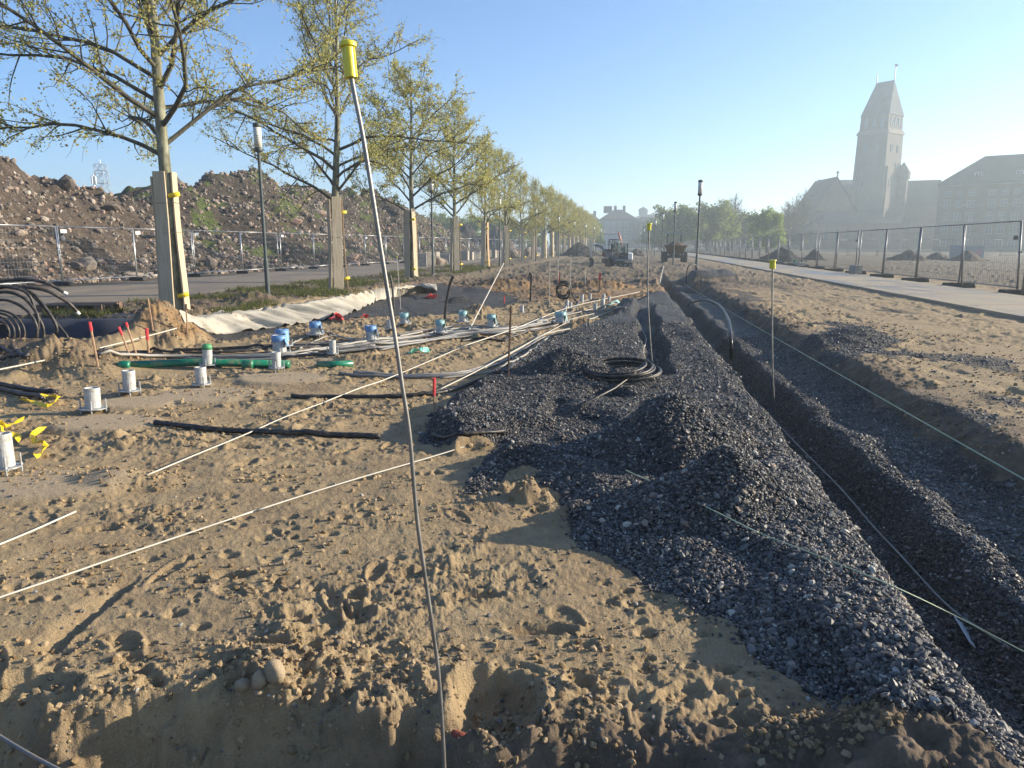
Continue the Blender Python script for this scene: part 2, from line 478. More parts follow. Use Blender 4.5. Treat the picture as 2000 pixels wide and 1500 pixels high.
    # wheel and track ruts on the right-hand sand
    for k, (wc, hw) in enumerate(((3.9, .12), (4.6, .1), (5.7, .13), (6.4, .12), (7.1, .1))):
        ww = w + .25 * np.sin(y * .09 + k)
        z = z - .020 * (1 - sstep(hw * .5, hw, np.abs(ww - wc))) * sstep(.0, .25, fbm(x, y, .25, 3, 101 + k) + .3 * fbm(x, y, 3, 2, 111 + k)) * (w > 3) * (1 - np.clip(flat, 0, 1)) * (1 - sstep(15, 30, y))
        z = z - .010 * (1 - sstep(hw * .5, hw * 1.3, np.abs(ww - wc))) * (w > 3) * sstep(-.1, .2, fbm(x, y, 2.5, 2, 121 + k))
    return z + pad * .035, pad
def ground_z(x, y):
    xa = np.atleast_1d(np.asarray(x, float)); ya = np.atleast_1d(np.asarray(y, float))
    z, w, dig, sh = height(xa, ya); _, g = masks(xa, ya)
    zz, _ = detail(xa, ya, z, w, dig, sh, g)
    return zz
GRID = {}
def gz(x, y):
    th = math.atan2(x, y) % (2 * math.pi) if not (-.75 < math.atan2(x, y) < .75) else math.atan2(x, y)
    return float(gzv(np.array([x]), np.array([y]))[0])
def gzv(x, y):
    """height of the finished ground mesh, by interpolation"""
    th = np.arctan2(x, y); th = np.where(th < GRID['th'][0], th + 2 * math.pi, th); r = np.hypot(x, y)
    T, RR, Z = GRID['th'], GRID['r'], GRID['z']
    i = np.clip(np.searchsorted(RR, r) - 1, 0, len(RR) - 2); j = np.clip(np.searchsorted(T, th) - 1, 0, len(T) - 2)
    a = np.clip((r - RR[i]) / (RR[i + 1] - RR[i]), 0, 1); b = np.clip((th - T[j]) / (T[j + 1] - T[j]), 0, 1)
    return (Z[i, j] * (1 - a) + Z[i + 1, j] * a) * (1 - b) + (Z[i, j + 1] * (1 - a) + Z[i + 1, j + 1] * a) * b
def on(px, py, up=0.0, z=None):
    """the point of the real terrain that lies behind the pixel"""
    u = (px - 1000) / F; v = (750 - py) / F
    dy = math.cos(PITCH) + v * math.sin(PITCH); dz = -math.sin(PITCH) + v * math.cos(PITCH)
    t = 0.9 * 1.004 ** np.arange(1500)
    h = CAM_Z + dz * t - gzv(u * t, dy * t)
    k = np.argmax(h < 0)
    if k == 0: k = len(t) - 1
    a = h[k - 1] / (h[k - 1] - h[k] + 1e-9); tt = t[k - 1] + (t[k] - t[k - 1]) * min(max(a, 0), 1)
    return Vector((u * tt, dy * tt, CAM_Z + dz * tt + up))

def make_ground():
    front = np.radians(np.arange(-43, 43.001, .078))
    side = np.radians(np.concatenate([np.arange(44, 60, 1.0), np.arange(60, 300, 4.0), np.arange(300, 317, 1.0)]))
    th = np.concatenate([front, side])
    r = [.35]
    while r[-1] < 1500:
        d = r[-1]
        r.append(d * (1.012 if d < 1.6 else 1.0042 if d < 9 else 1.006 if d < 30 else 1.02 if d < 200 else 1.06))
    r = np.array(r)
    T, RR = np.meshgrid(th, r)
    x = (RR * np.sin(T)); y = (RR * np.cos(T))
    xs, ys = x.ravel(), y.ravel()
    z, w, dig, sh = height(xs, ys)
    _, g = masks(xs, ys)
    z, pad = detail(xs, ys, z, w, dig, sh, g)
    far = sstep(120, 200, np.hypot(xs, ys)); z = z * (1 - far)
    nr, nc = RR.shape
    idx = np.arange(nr * nc).reshape(nr, nc)
    a = idx[:-1, :]; b = np.roll(idx, -1, 1)[:-1, :]; c = np.roll(idx, -1, 1)[1:, :]; d = idx[1:, :]
    faces = np.stack([a, b, c, d], -1).reshape(-1, 4)[:, ::-1]
    V = np.stack([xs, ys, z], 1)
    GRID.update(th=th, r=r, z=z.reshape(nr, nc))
    V = np.vstack([V, [[0, 0, -.57]]])
    V2 = V
    grass = np.clip(((1 - sstep(-7.9, -7.3, w)) * sstep(-11.6, -11.2, w) * sstep(12.5, 14, ys) + (1 - sstep(-19.2, -19, w)) + sstep(12.0, 13.5, w) + sstep(26, 36, ys) * (1 - sstep(2.6, 6.0, w)) * .9), 0, 1)
    brown = np.clip((1 - sstep(-8.6, -7.2, w)) + dig * sstep(17, 22, ys) + sstep(20, 26, ys) * (1 - sstep(4.0, 8.5, w)) * .9 + .6 * np.clip(sh * 6, 0, 1) + sstep(1.0, 1.3, w) * (1 - sstep(2.8, 3.3, w)) + 1.0 * (1 - sstep(1.95, 2.25, ys)) * sstep(1.2, 1.6, ys), 0, 1)  # last term browns the near cut slope, putting its shade into the colour
    brown = np.maximum(brown, sstep(11.8, 13, w))
    ochre = sstep(18.5, 20.5, ys + .3 * w) * (1 - sstep(24, 26, ys)) * sstep(-6.5, -5, w) * (1 - sstep(.8, 1.5, w)) + .8 * np.clip(sh * 6, 0, 1) * (ys > 9) * (ys < 14)
    ap = lambda q, v=0: np.append(q, v)
    o = np_mesh('ground', V2, faces, M_GROUND, smooth=True,
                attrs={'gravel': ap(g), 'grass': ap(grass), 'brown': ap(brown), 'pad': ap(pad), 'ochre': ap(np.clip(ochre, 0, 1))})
    # closing fan under the camera
    bm = bmesh.new(); bm.from_mesh(o.data); bm.verts.ensure_lookup_table()
    cv = bm.verts[len(V) - 1]
    for k in range(nc):
        try: f = bm.faces.new((bm.verts[k], cv, bm.verts[(k + 1) % nc])); f.smooth = True
        except ValueError: pass
    bm.to_mesh(o.data); bm.free()
    tag(o, kind='structure')
    return o

def m_ground():
    t = NT('ground'); p = t.pos()
    n_big = t.noise(.9, 4, .6, p); n_mid = t.noise(7, 5, .65, p); n_fine = t.noise(160, 3, .7, p); n_grain = t.noise(420, 2, .6, p)
    sand = t.ramp(n_mid, [(.25, (.19, .128, .064)), (.5, (.32, .228, .118)), (.78, (.44, .33, .185))])
    sand = t.mix(t.ramp(n_big, [(.35, 0), (.68, .55)]), sand, (.22, .15, .085))
    damp = t.ramp(t.noise(1.7, 6, .7, p), [(.53, 0), (.68, .7)])
    sand = t.mix(damp, sand, t.ramp(n_mid, [(.3, (.11, .068, .035)), (.7, (.24, .155, .08))]))
    sand = t.mix(t.ramp(n_fine, [(.4, .0), (.75, .6)]), sand, (.49, .375, .22))
    sand = t.mix(t.ramp(n_grain, [(.56, 0), (.74, .55)]), sand, (.17, .11, .065))
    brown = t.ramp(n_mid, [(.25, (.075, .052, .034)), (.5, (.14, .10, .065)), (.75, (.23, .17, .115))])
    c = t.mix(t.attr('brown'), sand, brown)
    c = t.mix(t.math('MULTIPLY', t.attr('ochre'), t.ramp(t.noise(2.6, 4, .6, p), [(.42, 0), (.56, .9)])), c, t.ramp(n_mid, [(.3, (.20, .105, .04)), (.7, (.40, .24, .10))]))
    c = t.mix(t.attr('pad'), c, t.ramp(n_fine, [(.3, (.33, .245, .15)), (.7, (.43, .33, .21))]))
    gn = t.math('MULTIPLY', t.attr('grass'), t.ramp(t.noise(2.2, 5, .7, p), [(.50, 0), (.66, .8)]))
    c = t.mix(gn, c, t.ramp(n_fine, [(.3, (.055, .075, .02)), (.7, (.13, .15, .045))]))
    vor = t.n('ShaderNodeTexVoronoi'); vor.inputs['Scale'].default_value = 46; t.l(p, vor.inputs['Vector'])
    gcol = t.ramp(vor.outputs['Color'], [(.1, (.03, .031, .035)), (.45, (.065, .064, .067)), (.75, (.125, .118, .112)), (.97, (.28, .25, .21))])
    gcol = t.mix(t.ramp(t.noise(1.3, 3, .6, p), [(.5, 0), (.72, .35)]), gcol, (.17, .13, .09))
    # fuzzy border: gravel dies out chip by chip
    gm = t.math('ADD', t.attr('gravel'), t.math('MULTIPLY', t.math('SUBTRACT', t.noise(60, 2, .6, p), .5), .9))
    gm = t.ramp(gm, [(.44, 0), (.56, 1)])
    c = t.mix(gm, c, gcol)
    sep = t.n('ShaderNodeSeparateColor'); t.l(vor.outputs['Color'], sep.inputs[0])
    hg = t.math('ADD', t.math('MULTIPLY', sep.outputs[0], .6), t.math('MULTIPLY', vor.outputs['Distance'], -8))
    hs = t.math('ADD', t.math('MULTIPLY', n_fine, .5), t.math('MULTIPLY', n_grain, .25))
    hm = t.n('ShaderNodeMix', data_type='FLOAT'); t.l(gm, hm.inputs[0]); t.l(hs, hm.inputs[2]); t.l(hg, hm.inputs[3])
    nm = t.bump(hm.outputs[0], 1.0, .011)
    nm = t.bump(t.noise(28, 4, .65, p), .6, .02, nm)
    rough = t.mix(gm, (.92, .92, .92), t.ramp(sep.outputs[1], [(.0, .38), (.8, .7)]))
    t.bsdf(c, rough, 0, nm, .35)
    return t.m
M_GROUND = m_ground()
ground = make_ground()

# ------------------------------------------------------------------ loose stones and clods
def icosa():
    g = (1 + 5 ** .5) / 2
    v = np.array([(-1, g, 0), (1, g, 0), (-1, -g, 0), (1, -g, 0), (0, -1, g), (0, 1, g), (0, -1, -g), (0, 1, -g), (g, 0, -1), (g, 0, 1), (-g, 0, -1), (-g, 0, 1)], float)
    v /= np.linalg.norm(v[0])
    f = np.array([(0, 11, 5), (0, 5, 1), (0, 1, 7), (0, 7, 10), (0, 10, 11), (1, 5, 9), (5, 11, 4), (11, 10, 2), (10, 7, 6), (7, 1, 8), (3, 9, 4), (3, 4, 2), (3, 2, 6), (3, 6, 8), (3, 8, 9), (4, 9, 5), (2, 4, 11), (6, 2, 10), (8, 6, 7), (9, 8, 1)])
    return v, f
def scatter(name, pts, size, mat, seed=0, flat=(.35, .75), sink=.1, jag=.28, tilt=.7, smooth=False):
    rs = np.random.RandomState(seed)
    bv, bf = icosa(); n = len(pts)
    V = bv[None] * (1 + jag * (rs.rand(n, 12, 1) * 2 - 1))
    V = V * np.stack([.7 + .5 * rs.rand(n), .6 + .35 * rs.rand(n), flat[0] + (flat[1] - flat[0]) * rs.rand(n)], 1)[:, None, :]
    a = rs.rand(n) * 6.283; b = (rs.rand(n) - .5) * 2 * tilt; c = (rs.rand(n) - .5) * 2 * tilt
    def rot(V, ang, i, j):
        ca, sa = np.cos(ang)[:, None], np.sin(ang)[:, None]
        vi, vj = V[:, :, i] * ca - V[:, :, j] * sa, V[:, :, i] * sa + V[:, :, j] * ca
        V[:, :, i], V[:, :, j] = vi, vj
    rot(V, b, 1, 2); rot(V, c, 0, 2); rot(V, a, 0, 1)
    V = V * (size / 2)[:, None, None]
    P = pts.copy(); P[:, 2] += size * (.25 - sink)
    V = V + P[:, None, :]
    Fc = bf[None] + (np.arange(n) * 12)[:, None, None]
    return np_mesh(name, V.reshape(-1, 3), Fc.reshape(-1, 3), mat, smooth=smooth)
def m_stone():
    t = NT('dark crushed stone'); g = t.n('ShaderNodeNewGeometry')
    c = t.ramp(g.outputs['Random Per Island'], [(.0, (.030, .028, .028)), (.35, (.062, .057, .054)), (.66, (.118, .107, .094)), (.84, (.19, .175, .155)), (.92, (.22, .145, .095)), (.97, (.44, .40, .33))])
    c = t.mix(t.ramp(t.noise(90, 3, .6, g.outputs['Position']), [(.4, 0), (.8, .4)]), c, (.17, .16, .15))
    r = t.ramp(g.outputs['Random Per Island'], [(0, .42), (1, .7)])
    t.bsdf(c, r, 0, t.bump(t.noise(240, 2, .6, g.outputs['Position']), .4, .003), .35)
    return t.m
def m_clod():
    t = NT('sand clod'); g = t.n('ShaderNodeNewGeometry')
    c = t.ramp(g.outputs['Random Per Island'], [(0, (.19, .13, .068)), (.5, (.31, .222, .12)), (1, (.43, .32, .19))])
    c = t.mix(t.ramp(t.noise(420, 2, .6, g.outputs['Position']), [(.5, 0), (.7, .5)]), c, (.16, .10, .06))
    t.bsdf(c, .93, 0, t.bump(t.noise(180, 3, .7, g.outputs['Position']), .8, .006), .2)
    return t.m
M_STONE = m_stone(); M_CLOD = m_clod()
def gravel_points(n, x0, x1, y0, y1, thr, seed, dens=None):
    rs = np.random.RandomState(seed)
    out = []
    m = 0
    while m < n:
        k = 60000
        y = y0 * (y1 / y0) ** rs.rand(k); lo = np.maximum(x0, -.80 * y - .3); hi = np.minimum(x1, .80 * y + .5)
        x = lo + (hi - lo) * rs.rand(k)
        _, g = masks(x, y)
        ok = thr(x, y, g, rs)
        p = np.stack([x[ok], y[ok]], 1); out.append(p); m += len(p)
    p = np.vstack(out)[:n]
    return np.column_stack([p, gzv(p[:, 0], p[:, 1])])
pts = gravel_points(125000, -1.2, 8, 1.7, 13, lambda x, y, g, rs: g + .35 * (rs.rand(len(x)) - .5) > .62, 1)
rs = np.random.RandomState(2)
coarse = sstep(-.1, .25, fbm(pts[:, 0], pts[:, 1], .7, 3, 90)) * .6 + .4 * (1 - sstep(.15, .9, np.abs(pts[:, 0] - AX * pts[:, 1] - 1.2)))
sz = (.0085 + .011 * rs.rand(len(pts)) ** 1.5 + .010 * coarse * rs.rand(len(pts)) + .026 * (rs.rand(len(pts)) > .98) + .004 * rs.rand(len(pts)) * (1 - sstep(2.6, 4.2, pts[:, 1]))) * (1 + .05 * np.maximum(pts[:, 1] - 2.5, 0))
o = scatter('gravel_stones', pts, sz, M_STONE, 3)
tag(o, 'dark blue grey crushed stone chips covering the gravel bank and trench', 'gravel', kind='stuff')
pts = gravel_points(2600, -9, 7, 1.9, 14, lambda x, y, g, rs: (g < .5) & (rs.rand(len(x)) < .1 + .9 * (g > .02)), 4)
rs = np.random.RandomState(5)
o = scatter('scattered_pebbles', pts, (.008 + .018 * rs.rand(len(pts)) ** 2) * (1 + .05 * pts[:, 1]), M_STONE, 6)
tag(o, 'single dark pebbles strewn over the trodden sand', 'pebbles', kind='stuff')
def clod_thr(x, y, g, rs):
    c = fbm(x, y, .5, 3, 95); ed = (y < 2.6)
    shp = np.zeros_like(x)
    for h in SAND_HEAPS: shp = np.maximum(shp, cone(x, y, *h, jag=.6) / h[5])
    return (g < .45) & (rs.rand(len(x)) < .012 + .25 * (c > .22) + .30 * (c > .05) * (y > 4.5) + .30 * ed * (x < .4) + .9 * (shp > .15))
pts = gravel_points(24000, -12, 7, 1.5, 16, clod_thr, 7)
rs = np.random.RandomState(8)
o = scatter('sand_clods', pts, (.004 + .030 * rs.rand(len(pts)) ** 4.5) * (1 + .07 * np.maximum(pts[:, 1] - 2, 0)), M_CLOD, 9, flat=(.5, .9), sink=.12, jag=.38)
tag(o, 'crumbled clods of damp sand lying on the dug ground', 'clods', kind='stuff')
# ------------------------------------------------------------------ path, road, heaps
def strip(name, w0, w1, y0, y1, z, mat, n=60, ax=AX, thick=0.0, wav=0.0, seed=1):
    rr = random.Random(seed); vs = []; fs = []
    for i in range(n + 1):
        y = y0 * (y1 / y0) ** (i / n)
        a = WS(w0 + rr.uniform(-wav, wav), y, z); b = WS(w1 + rr.uniform(-wav, wav), y, z)
        vs += [a, b, b - Vector((0, 0, thick)), a - Vector((0, 0, thick))]
    for i in range(n):
        k = 4 * i
        fs.append((k, k + 1, k + 5, k + 4))
        if thick: fs += [(k + 3, k, k + 4, k + 7), (k + 1, k + 2, k + 6, k + 5)]
    if thick: fs += [(0, 3, 2, 1), (4 * n, 4 * n + 1, 4 * n + 2, 4 * n + 3)]
    m = MB(); m.add(vs, fs); o = m.build(name, mat)
    return tag(o, kind='structure')
def m_path(name, base, sandy, wet=0.0):
    t = NT(name); p = t.pos()
    m = t.n('ShaderNodeMapping'); m.inputs['Rotation'].default_value = (0, 0, math.atan(AX)); t.l(p, m.inputs[0])
    m.inputs['Scale'].default_value = (1, .28, 1)
    d = t.ramp(t.noise(.9, 6, .68, m.outputs[0]), [(.40, 0), (.60, 1)])
    c = t.mix(d, base, sandy)
    c = t.mix(t.ramp(t.noise(90, 3, .7, p), [(.4, 0), (.8, .5)]), c, tuple(x * .55 for x in base))
    wt = t.ramp(t.noise(.55, 5, .6, m.outputs[0]), [(.5, 0), (.58, wet)])
    c = t.mix(wt, c, tuple(x * .5 for x in base))
    r = t.mix(wt, (.85, .85, .85), (.22, .22, .22))
    t.bsdf(c, r, 0, t.bump(t.noise(70, 4, .7, p), .35, .01), .4)
    return t.m
strip('path', -18.6, -11.1, 6, 170, .012, m_path('asphalt path', (.18, .15, .115), (.26, .205, .14)), wav=.05)
strip('road', 7.5, 10.55, 6, 190, .075, m_path('muddy paving', (.33, .28, .215), (.42, .33, .21), .8), thick=.12, wav=.012)
def m_earth(name, a, b, c_, grass=0.0):
    t = NT(name); p = t.pos()
    c = t.ramp(t.noise(3.2, 7, .72, p), [(.3, a), (.52, b), (.74, c_)])
    if grass:
        g = t.ramp(t.noise(.55, 5, .65, p), [(.53, 0), (.60, grass)])
        c = t.mix(g, c, t.ramp(t.noise(9, 4, .7, p), [(.3, (.05, .07, .02)), (.7, (.14, .17, .045))]))
    nm = t.bump(t.noise(5, 6, .75, p), 1.0, .22)
    t.bsdf(c, .95, 0, nm, .2); return t.m
M_RUB = m_earth('rubble earth', (.06, .045, .033), (.12, .09, .066), (.23, .18, .135))
M_RUBG = m_earth('rubble earth with weeds', (.04, .031, .024), (.08, .062, .047), (.16, .13, .10), 1.0)
M_DARKE = m_earth('dark soil', (.03, .028, .028), (.055, .05, .048), (.09, .08, .075))
M_BROWNE = m_earth('brown soil', (.08, .06, .045), (.14, .105, .08), (.20, .16, .12))
FU = Vector((.224, .975, 0)); FN = Vector((-.975, .224, 0)); F0 = Vector((-16.2, 22.5, 0))
HPROF = [(-30, 4.6), (0, 5.0), (9, 5.4), (13.6, 4.7), (17.2, 3.5), (19, 3.7), (22.9, 4.9), (30, 5.9), (38, 5.6), (48, 5.8), (58.8, 5.0), (67, 4.2), (74, 3.1), (82, .2), (90, 0)]
def heap_h(s, n, lo, hi, seed):
    p = np.interp(s, [a for a, _ in HPROF], [b for _, b in HPROF])
    p = p * sstep(lo - 6, lo + 3, s) * (1 - sstep(hi - 3, hi + 8, s))
    base = np.clip(1 - np.abs(n - 10.5 - fbm(s, n * 0, 9, 2, seed) * 3) / 9.0, 0, 1)
    h = p * (1.12 * sstep(0, 1, base) * .35 + base * .65) * 1.06
    h = h + (h > .1) * (fbm(s, n, 5, 5, seed + 1, .6) * 1.7 * base + fbm(s, n, 1.1, 4, seed + 2, .6) * .42)
    h = h + np.abs(fbm(s + n * .3, n * .5, 2.3, 3, seed + 7)) * .5 * base
    return h - .12
def heap(name, lo, hi, seed, mat, label):
    s = np.arange(lo - 6, hi + 9, .22); n = np.arange(.8, 21, .22)
    S, N = np.meshgrid(s, n); H = heap_h(S, N, lo, hi, seed)
    X = F0.x + S * FU.x + N * FN.x; Y = F0.y + S * FU.y + N * FN.y
    nr, nc = S.shape; idx = np.arange(nr * nc).reshape(nr, nc)
    f = np.stack([idx[:-1, :-1], idx[:-1, 1:], idx[1:, 1:], idx[1:, :-1]], -1).reshape(-1, 4)[:, ::-1]
    o = np_mesh(name, np.stack([X.ravel(), Y.ravel(), H.ravel()], 1), f, mat, smooth=True)
    tag(o, label, 'earth heap'); return o
heap('rubble_heap', -26, 17, 1, M_RUB, 'bare light brown heap of earth and rubble behind the fence at the far left')
heap('rubble_heap', 15, 78, 5, M_RUBG, 'long dark heap of earth and boulders with green weeds on its slope')
def m_rubble():
    t = NT('rubble stone'); g = t.n('ShaderNodeNewGeometry'); oi = t.n('ShaderNodeObjectInfo')
    k = t.math('FRACT', t.math('ADD', g.outputs['Random Per Island'], oi.outputs['Random']))
    c = t.ramp(k, [(0, (.10, .08, .065)), (.4, (.20, .165, .13)), (.7, (.31, .255, .20)), (.85, (.30, .19, .14)), (1, (.46, .41, .35))])
    c = t.mix(t.ramp(t.noise(6, 4, .6, g.outputs['Position']), [(.4, 0), (.8, .5)]), c, (.14, .11, .09))
    t.bsdf(c, .9, 0, t.bump(t.noise(9, 4, .6, g.outputs['Position']), .6, .05), .3); return t.m
M_RUBBLE = m_rubble()
def heap_pts(n, seed, smin, smax, both=False):
    rs = np.random.RandomState(seed)
    s = smin + (smax - smin) * rs.rand(n); nn = .9 + 10.5 * rs.rand(n) ** 1.25
    nn = nn
    h = np.where(s < 20, heap_h(s, nn, -26, 17, 1), heap_h(s, nn, 15, 78, 5))
    h = np.maximum(h, heap_h(s, nn, 15, 78, 5)); h = np.maximum(h, heap_h(s, nn, -26, 17, 1))
    return np.stack([F0.x + s * FU.x + nn * FN.x, F0.y + s * FU.y + nn * FN.y, np.maximum(h, 0)], 1), s
p_, s_ = heap_pts(26000, 21, -22, 80); rs = np.random.RandomState(22)
o = scatter('rubble_stones', p_, .06 + .30 * rs.rand(len(p_)) ** 2.5, M_RUBBLE, 23, flat=(.5, .9), sink=.1)
tag(o, 'small broken stones strewn over the slopes of the rubble heaps', 'rubble', kind='stuff')
BOULD = []
bv, bf = icosa()
for k in range(5):
    m = MB(); rk = random.Random(k)
    me_ = bmesh.new(); bmesh.ops.create_icosphere(me_, subdivisions=2, radius=.5)
    for v in me_.verts:
        v.co *= 1 + rk.uniform(-.12, .12); v.co += Vector((0, 0, 0))
    pl = [Vector((rk.uniform(-1, 1), rk.uniform(-1, 1), rk.uniform(-1, 1))).normalized() for _ in range(7)]
    for v in me_.verts:
        for q in pl:
            dd = v.co.dot(q) - .34
            if dd > 0: v.co -= q * dd
    mm = bpy.data.meshes.new('boulder'); me_.to_mesh(mm); me_.free(); mm.materials.append(M_RUBBLE); BOULD.append(mm)
p_, s_ = heap_pts(290, 31, -14, 76); rk = random.Random(4)
for i, p in enumerate(p_):
    o = bpy.data.objects.new('boulder', BOULD[i % 5]); COL.objects.link(o)
    sz = rk.uniform(.25, .5) + (.6 * rk.random() if rk.random() < .2 else 0)
    o.location = (p[0], p[1], p[2] + sz * .1); o.scale = (sz * rk.uniform(.8, 1.6), sz, sz * rk.uniform(.4, .9)); o.rotation_euler = (rk.uniform(-.5, .5), rk.uniform(-.5, .5), rk.uniform(0, 6))
    if s_[i] < 20: tag(o, 'broken stone lying on the bare light brown rubble heap', 'boulder', 'stones on the light brown heap')
    else: tag(o, 'broken stone lying on the long dark weedy rubble heap', 'boulder', 'stones on the weedy heap')
def small_heap(x, y, rx, ry, h, mat, label, seed, z=0.0, name='earth_heap', cat='earth heap', rz=0):
    a = np.linspace(-1.25, 1.25, 64); A, B = np.meshgrid(a, a)
    k = 1 + .28 * fbm(A, B, .6, 3, seed); d = np.sqrt(A * A + B * B) / k
    H = h * np.clip(1 - np.sqrt(d * d + .01) + .05, 0, 1) ** 1.05 + fbm(A * rx, B * ry, .6, 4, seed + 3, .6) * .16 * h * (d < 1)
    H = np.where(d > 1.02, -.15, H - .02)
    ca, sa = math.cos(rz), math.sin(rz)
    X = A * rx; Y = B * ry
    V = np.stack([(x + X * ca - Y * sa).ravel(), (y + X * sa + Y * ca).ravel(), (z + H).ravel()], 1)
    idx = np.arange(64 * 64).reshape(64, 64)
    f = np.stack([idx[:-1, :-1], idx[:-1, 1:], idx[1:, 1:], idx[1:, :-1]], -1).reshape(-1, 4)
    o = np_mesh(name, V, f, mat, smooth=True); return tag(o, label, cat)
def ph(px0, px1, ptop, y, z=0):
    """centre x, half width and height of a heap seen between two pixels"""
    return (D((px0 + px1) / 2, 480, y).x, (px1 - px0) / 2 / F * y * 1.02, D(px0, ptop, y).z - z)
for a, b, tp, y, ry, mat, lab in (
    (852, 962, 434, 105, 5.5, M_DARKE, 'steep dark conical soil heap behind the fence, seen between two tree guards'),
    (930, 1010, 440, 122, 5, M_BROWNE, 'grey brown soil heap farther back beside the dark conical one'),
    (1092, 1172, 473, 86, 3, M_DARKE, 'dark soil heap on the verge just left of the mini excavator'),
    (1226, 1262, 484, 92, 2.5, M_BROWNE, 'low brown soil heap right behind the mini excavator'),
    (1484, 1572, 482, 62, 2.2, M_DARKE, 'broad dark soil heap behind the middle of the right-hand fence'),
    (1572, 1612, 485, 66, 1.6, M_DARKE, 'small dark heap beside the broad dark soil heap behind the fence'),
    (1742, 1812, 486, 66, 1.8, M_BROWNE, 'pointed grey heap in the field below the church tower'),
    (1810, 1856, 491, 68, 1.5, M_BROWNE, 'flat grey heap in the field right of the pointed one'),
    (1858, 1925, 489, 64, 1.7, M_BROWNE, 'wide grey heap in the field in front of the white container'),
    (1835, 1925, 541, 31, 1.0, M_BROWNE, 'crumbly earth heap close behind the right-hand fence blocks')):
    x, hw, h = ph(a, b, tp, y); small_heap(x, y, hw, ry, h, mat, lab, int(a) % 97)
# ------------------------------------------------------------------ plane trees
class Tubes:
    def __init__(s): s.V = []; s.F = []; s.n = 0
    def add(s, P, Rr, k):
        P = np.asarray(P, float); Rr = np.asarray(Rr, float); m = len(P)
        T = np.gradient(P, axis=0); T /= (np.linalg.norm(T, axis=1)[:, None] + 1e-9)
        ref = np.array([0.31, .2, .93]) if abs(T[0, 2]) < .85 else np.array([1., .1, 0])
        U = np.cross(T, ref); U /= (np.linalg.norm(U, axis=1)[:, None] + 1e-9); Wv = np.cross(T, U)
        an = np.arange(k) * 2 * math.pi / k
        V = P[:, None] + Rr[:, None, None] * (U[:, None] * np.cos(an)[None, :, None] + Wv[:, None] * np.sin(an)[None, :, None])
        s.V.append(V.reshape(-1, 3))
        i = np.arange(m - 1)[:, None] * k; j = np.arange(k)[None]; j2 = (j + 1) % k
        s.F.append((np.stack([i + j, i + j2, i + k + j2, i + k + j], -1).reshape(-1, 4) + s.n)); s.n += m * k
    def build(s, name, mat, parent): return np_mesh(name, np.vstack(s.V), np.vstack(s.F), mat, smooth=True, parent=parent)
def branch_path(rs, p, d, L, n, up=.0, wob=.12):
    P = [np.array(p, float)]; d = np.array(d, float)
    for i in range(n):
        d = d + rs.normal(0, wob, 3) + np.array([0, 0, up]) / n
        d /= np.linalg.norm(d); P.append(P[-1] + d * L / n)
    return np.array(P), d
def perp(rs, d, ang, roll):
    a = np.array([0, 0, 1.]) if abs(d[2]) < .9 else np.array([1., 0, 0])
    u = np.cross(d, a); u /= np.linalg.norm(u); v = np.cross(d, u)
    return d * math.cos(ang) + (u * math.cos(roll) + v * math.sin(roll)) * math.sin(ang)
def leaf_mesh(name, L, size, mat, parent, rs):
    L = np.array(L); n = len(L)
    a = rs.normal(size=(n, 3)); a /= np.linalg.norm(a, axis=1)[:, None]
    b = np.cross(a, rs.normal(size=(n, 3))); b /= np.linalg.norm(b, axis=1)[:, None]
    sz = (size * (.55 + .8 * rs.rand(n)))[:, None]
    c = np.cross(a, b)
    V = np.stack([L, L + (a * .5 + b * .42 + c * .12) * sz, L + a * sz, L + (a * .5 - b * .42 + c * .12) * sz], 1).reshape(-1, 3)
    Fc = np.arange(n * 4).reshape(n, 4)
    return np_mesh(name, V, Fc, mat, parent=parent)
def m_leaf(name, cols):
    t = NT(name); g = t.n('ShaderNodeNewGeometry')
    c = t.ramp(g.outputs['Random Per Island'], [(i / (len(cols) - 1), q) for i, q in enumerate(cols)])
    d = t.n('ShaderNodeBsdfDiffuse'); tr = t.n('ShaderNodeBsdfTranslucent'); m = t.n('ShaderNodeMixShader'); m.inputs[0].default_value = .55
    t.l(c, d.inputs[0]); t.l(c, tr.inputs[0]); t.l(d.outputs[0], m.inputs[1]); t.l(tr.outputs[0], m.inputs[2]); t.l(m.outputs[0], t.out.inputs['Surface']); return t.m
def m_bark(name, a, b, c_):
    t = NT(name); p = t.obj()
    m = t.n('ShaderNodeMapping'); m.inputs['Scale'].default_value = (1, 1, .35); t.l(p, m.inputs[0])
    c = t.ramp(t.noise(9, 4, .6, m.outputs[0]), [(.35, a), (.5, b), (.66, c_)])
    t.bsdf(c, .85, 0, t.bump(t.noise(40, 4, .6, m.outputs[0]), .5, .01), .3); return t.m
M_TRUNK = m_bark('plane bark', (.10, .095, .065), (.20, .195, .13), (.33, .32, .23))
M_LIMB = m_bark('limb bark', (.045, .04, .03), (.08, .072, .05), (.13, .12, .085))
M_LEAF = m_leaf('young plane leaf', [(.34, .36, .10), (.50, .50, .15), (.58, .50, .17), (.36, .30, .11), (.66, .62, .26)])
